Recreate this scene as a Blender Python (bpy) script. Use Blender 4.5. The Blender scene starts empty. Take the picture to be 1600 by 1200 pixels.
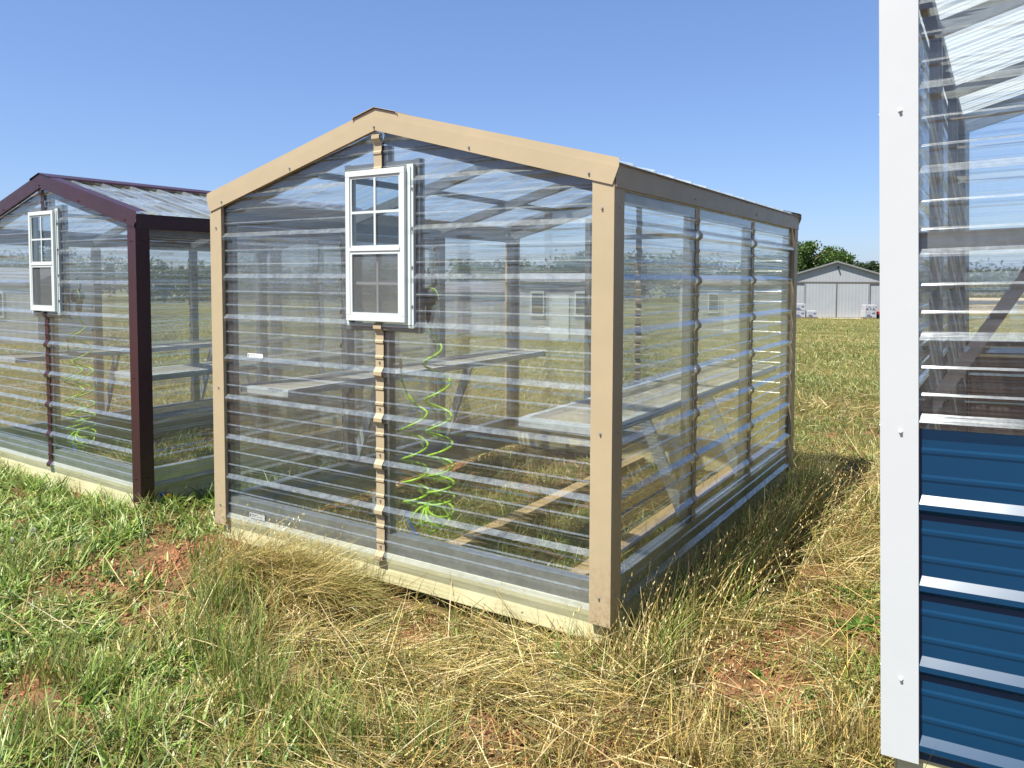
import bpy, math, random
import numpy as np
from mathutils import Vector, Matrix

random.seed(7)
rng = np.random.default_rng(11)
scn = bpy.context.scene
PI = math.pi

# ------------------------------------------------------------------ camera
EYE = 1.58
F_PX, PITCH, ROLL, CY = 1216.0, 0.0515, 0.0032, 497.1
cam_data = bpy.data.cameras.new("camera")
cam = bpy.data.objects.new("camera", cam_data)
scn.collection.objects.link(cam)
cam.matrix_world = (Matrix.Translation((0, 0, EYE)) @ Matrix.Rotation(PI / 2 - PITCH, 4, 'X')
                    @ Matrix.Rotation(ROLL, 4, 'Z'))
cam_data.sensor_width = 36.0
cam_data.lens = F_PX / 1600 * 36.0
cam_data.shift_y = -(600 - CY) / 1600
cam_data.clip_start = 0.05
cam_data.clip_end = 3000
scn.camera = cam

# ------------------------------------------------------------------ sky and sun
SUN_EL = math.radians(60)
sun_xy = Vector((-0.80, -0.60)).normalized()
sun_dir = Vector((sun_xy.x * math.cos(SUN_EL), sun_xy.y * math.cos(SUN_EL), math.sin(SUN_EL)))
world = bpy.data.worlds.new("World")
scn.world = world
world.use_nodes = True
wn = world.node_tree
for n in list(wn.nodes):
    wn.nodes.remove(n)
sky = wn.nodes.new('ShaderNodeTexSky')
sky.sky_type = 'NISHITA'
sky.sun_disc = False
sky.sun_elevation = SUN_EL
sky.sun_rotation = math.atan2(sun_xy.x, sun_xy.y) % (2 * PI)
sky.altitude = 0
sky.air_density = 1.0
sky.dust_density = 0.5
sky.ozone_density = 8.0
bg = wn.nodes.new('ShaderNodeBackground')
bg.inputs['Strength'].default_value = 0.118
gm = wn.nodes.new('ShaderNodeGamma'); gm.inputs['Gamma'].default_value = 0.74
tn = wn.nodes.new('ShaderNodeMix'); tn.data_type = 'RGBA'; tn.blend_type = 'MULTIPLY'
tn.inputs[0].default_value = 1.0; tn.inputs[7].default_value = (.81, .885, 1.09, 1)
wo = wn.nodes.new('ShaderNodeOutputWorld')
wn.links.new(sky.outputs[0], gm.inputs[0])
wn.links.new(gm.outputs[0], tn.inputs[6])
wn.links.new(tn.outputs[2], bg.inputs['Color'])
wn.links.new(bg.outputs[0], wo.inputs['Surface'])
sl = bpy.data.lights.new("sun", 'SUN')
sl.energy = 5.0
sl.angle = math.radians(0.5)
sl.color = (1.0, 0.965, 0.86)
so = bpy.data.objects.new("sun", sl)
so.rotation_euler = sun_dir.to_track_quat('Z', 'Y').to_euler()
so.location = (-6, -5, 12)
scn.collection.objects.link(so)

scn.view_settings.view_transform = 'Standard'
scn.view_settings.look = 'None'
scn.view_settings.exposure = 1.0
scn.view_settings.gamma = 1.0
scn.cycles.transparent_max_bounces = 40
scn.cycles.max_bounces = 10
scn.cycles.transmission_bounces = 10
scn.cycles.caustics_refractive = False
scn.cycles.caustics_reflective = False

# ------------------------------------------------------------------ helpers
COL = scn.collection


def tag(o, label=None, cat=None, group=None, kind=None):
    if label: o['label'] = label
    if cat: o['category'] = cat
    if group: o['group'] = group
    if kind: o['kind'] = kind
    return o


def empty(name, loc=(0, 0, 0), rz=0.0):
    o = bpy.data.objects.new(name, None)
    o.empty_display_size = 0.2
    o.location = loc
    o.rotation_euler = (0, 0, rz)
    COL.objects.link(o)
    return o


def copy_tree(o, parent=None):
    c = o.copy()
    COL.objects.link(c)
    if parent is not None:
        c.parent = parent
    for ch in KIDS.get(o.name, []):
        copy_tree(ch, c)
    return c


KIDS = {}


class MB:
    """collects faces, builds ONE mesh object"""
    def __init__(s):
        s.v, s.f, s.m = [], [], []

    def face(s, pts, mi=0):
        b = len(s.v)
        s.v += [tuple(p) for p in pts]
        s.f.append(tuple(range(b, b + len(pts))))
        s.m.append(mi)

    def box(s, x0, x1, y0, y1, z0, z1, mi=0):
        b = len(s.v)
        s.v += [(x0, y0, z0), (x1, y0, z0), (x1, y1, z0), (x0, y1, z0), (x0, y0, z1), (x1, y0, z1), (x1, y1, z1), (x0, y1, z1)]
        for q in ((0, 3, 2, 1), (4, 5, 6, 7), (0, 1, 5, 4), (1, 2, 6, 5), (2, 3, 7, 6), (3, 0, 4, 7)):
            s.f.append(tuple(b + i for i in q)); s.m.append(mi)
        return s

    def prism(s, poly, axis, a, b2, mi=0):
        """poly: list of 2D points; extruded along axis 'x','y','z' from a to b2"""
        def P(p, t):
            if axis == 'x': return (t, p[0], p[1])
            if axis == 'y': return (p[0], t, p[1])
            return (p[0], p[1], t)
        b = len(s.v); n = len(poly)
        s.v += [P(p, a) for p in poly] + [P(p, b2) for p in poly]
        for i in range(n):
            j = (i + 1) % n
            s.f.append((b + i, b + j, b + n + j, b + n + i)); s.m.append(mi)
        s.f.append(tuple(b + i for i in reversed(range(n)))); s.m.append(mi)
        s.f.append(tuple(b + n + i for i in range(n))); s.m.append(mi)
        return s

    def bar(s, p, q, w, h, mi=0, up=(0, 0, 1)):
        """rectangular bar from p to q"""
        p, q = Vector(p), Vector(q)
        d = (q - p).normalized()
        u = Vector(up)
        side = d.cross(u)
        if side.length < 1e-4: side = d.cross(Vector((1, 0, 0)))
        side.normalize(); u = side.cross(d).normalized()
        b = len(s.v)
        for c in (p, q):
            for a1, a2 in ((-1, -1), (1, -1), (1, 1), (-1, 1)):
                s.v.append(tuple(c + side * (a1 * w / 2) + u * (a2 * h / 2)))
        for fc in ((0, 3, 2, 1), (4, 5, 6, 7), (0, 1, 5, 4), (1, 2, 6, 5), (2, 3, 7, 6), (3, 0, 4, 7)):
            s.f.append(tuple(b + i for i in fc)); s.m.append(mi)
        return s

    def tube(s, pts, r, n=8, mi=0, cap=True, radii=None):
        pts = [Vector(p) for p in pts]
        N = len(pts)
        T = [(pts[min(i + 1, N - 1)] - pts[max(i - 1, 0)]).normalized() for i in range(N)]
        ref = Vector((0, 0, 1)) if abs(T[0].z) < 0.9 else Vector((1, 0, 0))
        nrm = T[0].cross(ref).normalized()
        b = len(s.v)
        for i in range(N):
            nrm = (nrm - T[i] * nrm.dot(T[i])).normalized()
            bn = T[i].cross(nrm)
            rr = radii[i] if radii else r
            for k in range(n):
                a = 2 * PI * k / n
                s.v.append(tuple(pts[i] + nrm * (rr * math.cos(a)) + bn * (rr * math.sin(a))))
        for i in range(N - 1):
            for k in range(n):
                k2 = (k + 1) % n
                s.f.append((b + i * n + k, b + i * n + k2, b + (i + 1) * n + k2, b + (i + 1) * n + k)); s.m.append(mi)
        if cap:
            s.f.append(tuple(b + k for k in reversed(range(n)))); s.m.append(mi)
            s.f.append(tuple(b + (N - 1) * n + k for k in range(n))); s.m.append(mi)
        return s

    def build(s, name, mats, parent=None, smooth=False, bevel=0.0, solid=0.0):
        me = bpy.data.meshes.new(name)
        me.from_pydata(s.v, [], s.f)
        if not isinstance(mats, (list, tuple)): mats = [mats]
        for m in mats: me.materials.append(m)
        me.polygons.foreach_set('material_index', s.m)
        if smooth: me.polygons.foreach_set('use_smooth', [True] * len(s.f))
        me.update()
        o = bpy.data.objects.new(name, me)
        COL.objects.link(o)
        if parent is not None:
            o.parent = parent
            KIDS.setdefault(parent.name, []).append(o)
        if solid:
            md = o.modifiers.new('solid', 'SOLIDIFY'); md.thickness = solid; md.offset = 0
        if bevel:
            md = o.modifiers.new('bevel', 'BEVEL'); md.width = bevel; md.segments = 2; md.limit_method = 'ANGLE'
        return o


# ------------------------------------------------------------------ materials
def nodes(name):
    m = bpy.data.materials.new(name)
    m.use_nodes = True
    nt = m.node_tree
    for n in list(nt.nodes): nt.nodes.remove(n)
    out = nt.nodes.new('ShaderNodeOutputMaterial')
    return m, nt, out


def N(nt, t, **kw):
    n = nt.nodes.new(t)
    for k, v in kw.items():
        if k in n.inputs: n.inputs[k].default_value = v
        else: setattr(n, k, v)
    return n


def noise(nt, scale, vec=None, detail=4, rough=.55, mscale=(1, 1, 1), coord='Object'):
    tc = N(nt, 'ShaderNodeTexCoord')
    mp = N(nt, 'ShaderNodeMapping')
    mp.inputs['Scale'].default_value = mscale
    nt.links.new(tc.outputs[coord], mp.inputs[0])
    n = N(nt, 'ShaderNodeTexNoise')
    n.inputs['Scale'].default_value = scale
    n.inputs['Detail'].default_value = detail
    n.inputs['Roughness'].default_value = rough
    nt.links.new(mp.outputs[0], n.inputs['Vector'])
    return n.outputs['Fac']


def ramp(nt, fac, stops):
    r = N(nt, 'ShaderNodeValToRGB')
    e = r.color_ramp.elements
    while len(e) < len(stops): e.new(0.5)
    for el, (p, c) in zip(e, stops):
        el.position = p
        el.color = (*c, 1) if len(c) == 3 else c
    nt.links.new(fac, r.inputs[0])
    return r.outputs[0]


def bump(nt, h, strength=.3, dist=.01):
    b = N(nt, 'ShaderNodeBump')
    b.inputs['Strength'].default_value = strength
    b.inputs['Distance'].default_value = dist
    nt.links.new(h, b.inputs['Height'])
    return b.outputs[0]


def painted(name, col, rough=.38, wear=.12, metallic=0.0, bumpd=.002, scale=3.0, spec=.5, mud=False):
    m, nt, out = nodes(name)
    p = N(nt, 'ShaderNodeBsdfPrincipled')
    f = noise(nt, scale, detail=6)
    c0 = tuple(c * (1 - wear) for c in col); c1 = tuple(min(1, c * (1 + wear * .6)) for c in col)
    last = ramp(nt, f, [(.3, c0), (.7, c1)])
    if mud:    # splashed soil on the lowest hand's breadth, thin dust film higher up
        tc = N(nt, 'ShaderNodeTexCoord'); sz = N(nt, 'ShaderNodeSeparateXYZ'); nt.links.new(tc.outputs['Object'], sz.inputs[0])
        lo_ = N(nt, 'ShaderNodeMapRange'); lo_.inputs[1].default_value = .42; lo_.inputs[2].default_value = .06
        nt.links.new(sz.outputs[2], lo_.inputs[0])
        sp = ramp(nt, noise(nt, 38, detail=6, rough=.7), [(.46, (0, 0, 0)), (.62, (1, 1, 1))])
        mu = N(nt, 'ShaderNodeMath', operation='MULTIPLY'); nt.links.new(lo_.outputs[0], mu.inputs[0]); nt.links.new(sp, mu.inputs[1])
        m3 = N(nt, 'ShaderNodeMath', operation='MULTIPLY'); m3.inputs[1].default_value = .55; nt.links.new(mu.outputs[0], m3.inputs[0])
        mm = N(nt, 'ShaderNodeMix', data_type='RGBA'); nt.links.new(m3.outputs[0], mm.inputs[0])
        nt.links.new(last, mm.inputs[6]); mm.inputs[7].default_value = (.26, .14, .08, 1)
        last = mm.outputs[2]
    nt.links.new(last, p.inputs['Base Color'])
    g = noise(nt, 14, detail=5)
    mr = N(nt, 'ShaderNodeMapRange')
    mr.inputs[3].default_value = max(.05, rough - .1); mr.inputs[4].default_value = rough + .14
    nt.links.new(g, mr.inputs[0]); nt.links.new(mr.outputs[0], p.inputs['Roughness'])
    p.inputs['Metallic'].default_value = metallic
    p.inputs['Specular IOR Level'].default_value = spec
    nt.links.new(bump(nt, noise(nt, 5, detail=2), .5, bumpd * (3 if mud else 1)), p.inputs['Normal'])
    nt.links.new(p.outputs[0], out.inputs[0])
    return m


def galv(name='galvanised_steel', col=(.50, .53, .54), rough=.42, metallic=.75):
    m, nt, out = nodes(name)
    p = N(nt, 'ShaderNodeBsdfPrincipled')
    v = N(nt, 'ShaderNodeTexVoronoi'); v.inputs['Scale'].default_value = 45
    tc = N(nt, 'ShaderNodeTexCoord'); nt.links.new(tc.outputs['Object'], v.inputs['Vector'])
    mix = N(nt, 'ShaderNodeMix', data_type='RGBA')
    mix.inputs['Factor'].default_value = .5
    c0 = tuple(c * .72 for c in col)
    nt.links.new(ramp(nt, v.outputs['Color'], [(.2, c0), (.8, col)]), mix.inputs[6])
    nt.links.new(ramp(nt, noise(nt, 6, detail=6), [(.3, tuple(c * .6 for c in col)), (.7, tuple(c * 1.1 for c in col))]), mix.inputs[7])
    nt.links.new(mix.outputs[2], p.inputs['Base Color'])
    p.inputs['Metallic'].default_value = metallic
    p.inputs['Roughness'].default_value = rough
    nt.links.new(bump(nt, noise(nt, 8, detail=3), .3, .002), p.inputs['Normal'])
    nt.links.new(p.outputs[0], out.inputs[0])
    return m


def wood(name, a, b, knots=True, mscale=(1, 1, 14)):
    m, nt, out = nodes(name)
    p = N(nt, 'ShaderNodeBsdfPrincipled')
    f = noise(nt, 3.2, detail=8, rough=.6, mscale=mscale)
    base = ramp(nt, f, [(.32, b), (.5, a), (.7, tuple(x * 1.08 for x in a))])
    f2 = noise(nt, 1.6, detail=3, mscale=(1, 1, 2))
    mix = N(nt, 'ShaderNodeMix', data_type='RGBA', blend_type='MULTIPLY')
    mix.inputs['Factor'].default_value = .85
    nt.links.new(base, mix.inputs[6])
    nt.links.new(ramp(nt, f2, [(.35, (.72, .70, .58)), (.6, (1, 1, 1))]), mix.inputs[7])
    last = mix.outputs[2]
    if knots:
        tc = N(nt, 'ShaderNodeTexCoord'); mp = N(nt, 'ShaderNodeMapping')
        mp.inputs['Scale'].default_value = (1.6, 1.6, 5.5)
        nt.links.new(tc.outputs['Object'], mp.inputs[0])
        v = N(nt, 'ShaderNodeTexVoronoi'); v.inputs['Scale'].default_value = 1.25
        nt.links.new(mp.outputs[0], v.inputs['Vector'])
        k = ramp(nt, v.outputs['Distance'], [(.06, (.16, .11, .05)), (.085, (.6, .52, .36)), (.12, (1, 1, 1))])
        m2 = N(nt, 'ShaderNodeMix', data_type='RGBA', blend_type='MULTIPLY')
        m2.inputs['Factor'].default_value = .9
        nt.links.new(last, m2.inputs[6]); nt.links.new(k, m2.inputs[7])
        last = m2.outputs[2]
    nt.links.new(last, p.inputs['Base Color'])
    p.inputs['Roughness'].default_value = .75
    nt.links.new(bump(nt, f, .4, .003), p.inputs['Normal'])
    nt.links.new(p.outputs[0], out.inputs[0])
    return m


def sheet_ior(nt, ior):
    """same index from both sides of a thin sheet"""
    geo = N(nt, 'ShaderNodeNewGeometry')
    mr = N(nt, 'ShaderNodeMapRange')
    mr.inputs[3].default_value = ior; mr.inputs[4].default_value = 1 / ior
    nt.links.new(geo.outputs['Backfacing'], mr.inputs[0])
    return mr.outputs[0]


def clear_sheet(name, mscale, dust=.006, dustnoise=.045, ledge_sky=.30, white=0.0, tint=(.95, .96, .95), refr=.24, sheen=1.5):
    """thin clear corrugated polycarbonate: see-through, lightly smeared along the ribs, dusty"""
    m, nt, out = nodes(name)
    streak = noise(nt, 1.0, detail=5, rough=.6, mscale=mscale)
    fine = noise(nt, 60, detail=3, rough=.7)
    nrm = bump(nt, streak, .35, .006)
    nrm_s = bump(nt, noise(nt, 1.0, detail=2, rough=.4, mscale=tuple(s * .6 for s in mscale)), .6, .02)
    tr = N(nt, 'ShaderNodeBsdfTransparent'); tr.inputs[0].default_value = (*tint, 1)
    rf = N(nt, 'ShaderNodeBsdfRefraction'); rf.inputs['Color'].default_value = (*[min(1, t * 1.03) for t in tint], 1)
    rf.inputs['IOR'].default_value = 1.10; rf.inputs['Roughness'].default_value = .09
    nt.links.new(nrm_s, rf.inputs['Normal'])
    nt.links.new(sheet_ior(nt, 1.22), rf.inputs['IOR'])
    s1 = N(nt, 'ShaderNodeMixShader'); s1.inputs[0].default_value = refr
    nt.links.new(tr.outputs[0], s1.inputs[1]); nt.links.new(rf.outputs[0], s1.inputs[2])
    df = N(nt, 'ShaderNodeBsdfDiffuse'); df.inputs[0].default_value = (.72, .785, .80, 1)
    tl = N(nt, 'ShaderNodeBsdfTranslucent'); tl.inputs[0].default_value = (.72, .785, .80, 1)
    dm = N(nt, 'ShaderNodeMixShader'); dm.inputs[0].default_value = .5
    nt.links.new(df.outputs[0], dm.inputs[1]); nt.links.new(tl.outputs[0], dm.inputs[2])
    # dust: thin film everywhere, dried drops; ledges that face up are whitened to imitate reflected sky light
    geo = N(nt, 'ShaderNodeNewGeometry'); sx = N(nt, 'ShaderNodeSeparateXYZ')
    nt.links.new(geo.outputs['True Normal'], sx.inputs[0])
    ab = N(nt, 'ShaderNodeMath', operation='ABSOLUTE'); nt.links.new(sx.outputs[2], ab.inputs[0])
    lg = N(nt, 'ShaderNodeMapRange'); lg.inputs[1].default_value = .15; lg.inputs[2].default_value = .75
    lg.inputs[3].default_value = 0; lg.inputs[4].default_value = ledge_sky
    up = N(nt, 'ShaderNodeMath', operation='MAXIMUM'); up.inputs[1].default_value = 0
    nt.links.new(sx.outputs[2], up.inputs[0]); nt.links.new(up.outputs[0], lg.inputs[0])
    a = N(nt, 'ShaderNodeMapRange'); a.inputs[1].default_value = .45; a.inputs[2].default_value = .75
    a.inputs[3].default_value = 0; a.inputs[4].default_value = dustnoise
    nt.links.new(streak, a.inputs[0])
    b = N(nt, 'ShaderNodeMapRange'); b.inputs[1].default_value = .62; b.inputs[2].default_value = .72
    b.inputs[3].default_value = 0; b.inputs[4].default_value = .07
    nt.links.new(fine, b.inputs[0])
    thin = noise(nt, 1.0, detail=3, rough=.7, mscale=tuple(.5 if q < 10 else 150 for q in mscale))
    c = N(nt, 'ShaderNodeMapRange'); c.inputs[1].default_value = .50; c.inputs[2].default_value = .72
    c.inputs[3].default_value = 0; c.inputs[4].default_value = .065
    nt.links.new(thin, c.inputs[0])
    spk = N(nt, 'ShaderNodeMapRange'); spk.inputs[1].default_value = .35; spk.inputs[2].default_value = .65
    spk.inputs[3].default_value = .45; spk.inputs[4].default_value = 1.5
    nt.links.new(noise(nt, 26, detail=6, rough=.75), spk.inputs[0])
    lgm = N(nt, 'ShaderNodeMath', operation='MULTIPLY'); nt.links.new(lg.outputs[0], lgm.inputs[0]); nt.links.new(spk.outputs[0], lgm.inputs[1])
    drip = N(nt, 'ShaderNodeMapRange'); drip.inputs[1].default_value = .56; drip.inputs[2].default_value = .75
    drip.inputs[3].default_value = 0; drip.inputs[4].default_value = .06
    nt.links.new(noise(nt, 1.0, detail=5, rough=.7, mscale=(30, 30, 2.2)), drip.inputs[0])
    s = lgm.outputs[0]
    for q in (a.outputs[0], b.outputs[0], c.outputs[0], drip.outputs[0]):
        ad = N(nt, 'ShaderNodeMath', operation='ADD'); nt.links.new(s, ad.inputs[0]); nt.links.new(q, ad.inputs[1]); s = ad.outputs[0]
    ad = N(nt, 'ShaderNodeMath', operation='ADD', use_clamp=True); ad.inputs[1].default_value = dust + white
    nt.links.new(s, ad.inputs[0]); s = ad.outputs[0]
    s2 = N(nt, 'ShaderNodeMixShader'); nt.links.new(s, s2.inputs[0])
    nt.links.new(s1.outputs[0], s2.inputs[1]); nt.links.new(dm.outputs[0], s2.inputs[2])
    gl = N(nt, 'ShaderNodeBsdfGlossy'); gl.inputs['Roughness'].default_value = .13
    gl.inputs['Color'].default_value = (.95, .97, 1, 1)
    nt.links.new(nrm, gl.inputs['Normal'])
    fr = N(nt, 'ShaderNodeFresnel'); fr.inputs[0].default_value = 1.59
    nt.links.new(nrm, fr.inputs['Normal'])
    nt.links.new(sheet_ior(nt, 1.59), fr.inputs['IOR'])
    fm = N(nt, 'ShaderNodeMath', operation='MULTIPLY', use_clamp=True); fm.inputs[1].default_value = sheen
    nt.links.new(fr.outputs[0], fm.inputs[0])
    s3 = N(nt, 'ShaderNodeMixShader'); nt.links.new(fm.outputs[0], s3.inputs[0])
    nt.links.new(s2.outputs[0], s3.inputs[1]); nt.links.new(gl.outputs[0], s3.inputs[2])
    nt.links.new(s3.outputs[0], out.inputs[0])
    return m


def pane_mat(name, tint=(.9, .93, .93), boost=1.4):
    m, nt, out = nodes(name)
    tr = N(nt, 'ShaderNodeBsdfTransparent'); tr.inputs[0].default_value = (*tint, 1)
    gl = N(nt, 'ShaderNodeBsdfGlossy'); gl.inputs['Roughness'].default_value = .02
    fr = N(nt, 'ShaderNodeFresnel'); nt.links.new(sheet_ior(nt, 1.5), fr.inputs['IOR'])
    fm = N(nt, 'ShaderNodeMath', operation='MULTIPLY', use_clamp=True); fm.inputs[1].default_value = boost
    nt.links.new(fr.outputs[0], fm.inputs[0])
    s = N(nt, 'ShaderNodeMixShader')
    nt.links.new(fm.outputs[0], s.inputs[0]); nt.links.new(tr.outputs[0], s.inputs[1]); nt.links.new(gl.outputs[0], s.inputs[2])
    nt.links.new(s.outputs[0], out.inputs[0])
    return m


def mesh_mat(name, col, scale, cover):
    """woven wire seen as a fine grid of holes"""
    m, nt, out = nodes(name)
    tc = N(nt, 'ShaderNodeTexCoord')
    sep = N(nt, 'ShaderNodeSeparateXYZ'); nt.links.new(tc.outputs['Object'], sep.inputs[0])
    prev = None
    for ax in range(3):
        mu = N(nt, 'ShaderNodeMath', operation='MULTIPLY'); mu.inputs[1].default_value = scale
        nt.links.new(sep.outputs[ax], mu.inputs[0])
        fr = N(nt, 'ShaderNodeMath', operation='FRACT'); nt.links.new(mu.outputs[0], fr.inputs[0])
        lt = N(nt, 'ShaderNodeMath', operation='LESS_THAN'); lt.inputs[1].default_value = cover
        nt.links.new(fr.outputs[0], lt.inputs[0])
        if prev is None: prev = lt.outputs[0]
        else:
            mx = N(nt, 'ShaderNodeMath', operation='MAXIMUM')
            nt.links.new(prev, mx.inputs[0]); nt.links.new(lt.outputs[0], mx.inputs[1]); prev = mx.outputs[0]
    tr = N(nt, 'ShaderNodeBsdfTransparent')
    p = N(nt, 'ShaderNodeBsdfPrincipled'); p.inputs['Base Color'].default_value = (*col, 1); p.inputs['Roughness'].default_value = .5
    s = N(nt, 'ShaderNodeMixShader')
    nt.links.new(prev, s.inputs[0]); nt.links.new(tr.outputs[0], s.inputs[1]); nt.links.new(p.outputs[0], s.inputs[2])
    nt.links.new(s.outputs[0], out.inputs[0])
    return m


def screen_mat(name, col, cover):
    m, nt, out = nodes(name)
    tr = N(nt, 'ShaderNodeBsdfTransparent')
    p = N(nt, 'ShaderNodeBsdfDiffuse'); p.inputs[0].default_value = (*col, 1)
    s = N(nt, 'ShaderNodeMixShader'); s.inputs[0].default_value = cover
    nt.links.new(tr.outputs[0], s.inputs[1]); nt.links.new(p.outputs[0], s.inputs[2])
    nt.links.new(s.outputs[0], out.inputs[0])
    return m


def leaf_mat(name, trans=.35, gloss=.06):
    """colour comes from the per-blade attribute"""
    m, nt, out = nodes(name)
    at_ = N(nt, 'ShaderNodeAttribute'); at_.attribute_name = 'tint'
    d = N(nt, 'ShaderNodeBsdfDiffuse'); t = N(nt, 'ShaderNodeBsdfTranslucent')
    g = N(nt, 'ShaderNodeBsdfGlossy'); g.inputs['Roughness'].default_value = .45; g.inputs['Color'].default_value = (.8, .8, .7, 1)
    nt.links.new(at_.outputs['Color'], d.inputs[0]); nt.links.new(at_.outputs['Color'], t.inputs[0])
    s = N(nt, 'ShaderNodeMixShader'); s.inputs[0].default_value = trans
    nt.links.new(d.outputs[0], s.inputs[1]); nt.links.new(t.outputs[0], s.inputs[2])
    s2 = N(nt, 'ShaderNodeMixShader'); s2.inputs[0].default_value = gloss
    nt.links.new(s.outputs[0], s2.inputs[1]); nt.links.new(g.outputs[0], s2.inputs[2])
    nt.links.new(s2.outputs[0], out.inputs[0])
    return m


M = {}
M['tan'] = painted('tan_painted_steel', (.405, .325, .205), .42, wear=.06, mud=True)
M['maroon'] = painted('maroon_painted_steel', (.042, .013, .018), .34)
M['white_trim'] = painted('white_painted_steel', (.47, .492, .503), .42, wear=.015)
M['galv'] = galv()
M['dark_steel'] = painted('dark_grey_steel', (.060, .060, .068), .5)
M['stud'] = galv('grey_steel_framing', (.19, .20, .20), .5, .3)
M['shelf'] = galv('bright_galvanised_shelf', (.58, .64, .64), .5, .2)
M['vinyl'] = painted('white_window_vinyl', (.56, .60, .59), .4, wear=.02)
M['flange'] = painted('window_flange', (.55, .62, .60), .4, wear=.08)
M['skid'] = wood('treated_pale_green_timber', (.64, .60, .375), (.44, .41, .23), mscale=(.6, .6, 16))
M['runner'] = wood('floor_runner_timber', (.50, .36, .19), (.33, .24, .12), mscale=(3, .6, 6), knots=False)
M['sheet_wall'] = clear_sheet('clear_wall_sheet', (1.3, 1.3, 42))
M['sheet_roof'] = clear_sheet('clear_roof_sheet', (1.3, 42, 1.3), dust=.07, dustnoise=.30, ledge_sky=.12, sheen=1.0)
M['sheet_roof_white'] = clear_sheet('opal_roof_sheet', (1.3, 42, 1.3), dust=.45, ledge_sky=.0, white=.45, sheen=.25)
M['glass'] = pane_mat('window_glass')
M['screen'] = screen_mat('insect_screen', (.13, .13, .13), .55)
M['wire'] = mesh_mat('expanded_wire_mesh', (.52, .50, .44), 110, .30)
M['black'] = painted('black_plastic', (.006, .007, .009), .45, wear=.2, spec=.25)
M['lime'] = painted('lime_green_tube', (.32, .56, .03), .32, wear=.12, bumpd=0.0)
M['blue_tube'] = painted('blue_tube', (.02, .12, .50), .3)
M['brass'] = painted('brass_fitting', (.55, .38, .12), .3, metallic=.9)
M['sticker'] = painted('white_sticker', (.80, .80, .80), .5, wear=.02)
M['ink'] = painted('sticker_print', (.10, .10, .11), .6)
M['screw'] = painted('steel_screw', (.45, .44, .42), .35, metallic=.6)


def blue_steel():
    m, nt, out = nodes('blue_steel_sheet')
    p = N(nt, 'ShaderNodeBsdfPrincipled')
    f = noise(nt, 2.0, detail=5)
    c = ramp(nt, f, [(.3, (.0012, .030, .078)), (.7, (.0018, .038, .094))])
    geo = N(nt, 'ShaderNodeNewGeometry')
    mx = N(nt, 'ShaderNodeMix', data_type='RGBA')
    nt.links.new(geo.outputs['Backfacing'], mx.inputs[0])
    nt.links.new(c, mx.inputs[6]); mx.inputs[7].default_value = (.050, .040, .040, 1)
    nt.links.new(mx.outputs[2], p.inputs['Base Color'])
    p.inputs['Roughness'].default_value = .30; p.inputs['Specular IOR Level'].default_value = .38
    nt.links.new(bump(nt, noise(nt, 4, detail=2), .3, .003), p.inputs['Normal'])
    nt.links.new(p.outputs[0], out.inputs[0])
    return m


M['blue'] = blue_steel()


# ------------------------------------------------------------------ terrain height and pixel-to-ground
def zf(x, y):
    """height of the bare ground"""
    x = np.asarray(x, float); y = np.asarray(y, float)
    d = np.clip(y - 6.5, 0, None)
    z = -2.45 * (1 - np.exp(-(d / 73.5) * 1.0 * (1 + .25 * d / 73.5))) / (1 - math.exp(-1.25))
    z = np.where(y > 82, -2.45 - .002 * (y - 82), z)
    near = np.exp(-(np.hypot(x, y - 4) / 9) ** 2)
    z = z + near * (.018 * np.sin(x * 2.3 + .5) * np.cos(y * 1.9) + .010 * np.sin(x * 6.1 + y * 4.3) + .007 * np.cos(x * 11.3 - y * 9.1))
    return z


def ray(px, py):
    a = px - 800; b = py - CY
    cr, sr = math.cos(ROLL), math.sin(ROLL)
    x = (cr * a + sr * b) / F_PX; zz = -(-sr * a + cr * b) / F_PX
    c, s = math.cos(PITCH), math.sin(PITCH)
    return np.array([x, c + zz * s, -s + zz * c])


def ground_at(px, py):
    r = ray(px, py)
    t = -EYE / r[2]
    for _ in range(12):
        P = r * t
        t = (float(zf(P[0], P[1])) - EYE) / r[2]
    P = r * t
    return Vector((P[0], P[1], P[2] + EYE))


def at(px, py, Y):
    r = ray(px, py); r = r * (Y / r[1])
    return Vector((r[0], r[1], r[2] + EYE))


def vnoise(x, y, s, seed=0):
    x = np.asarray(x) * s + 37.1 * seed + 100; y = np.asarray(y) * s + 17.7 * seed + 100
    xi = np.floor(x).astype(int); yi = np.floor(y).astype(int)
    fx = x - xi; fy = y - yi
    fx = fx * fx * (3 - 2 * fx); fy = fy * fy * (3 - 2 * fy)
    def h(a, b):
        v = np.sin(a * 127.1 + b * 311.7 + seed * 7.3) * 43758.5453
        return v - np.floor(v)
    return (h(xi, yi) * (1 - fx) + h(xi + 1, yi) * fx) * (1 - fy) + (h(xi, yi + 1) * (1 - fx) + h(xi + 1, yi + 1) * fx) * fy


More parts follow.
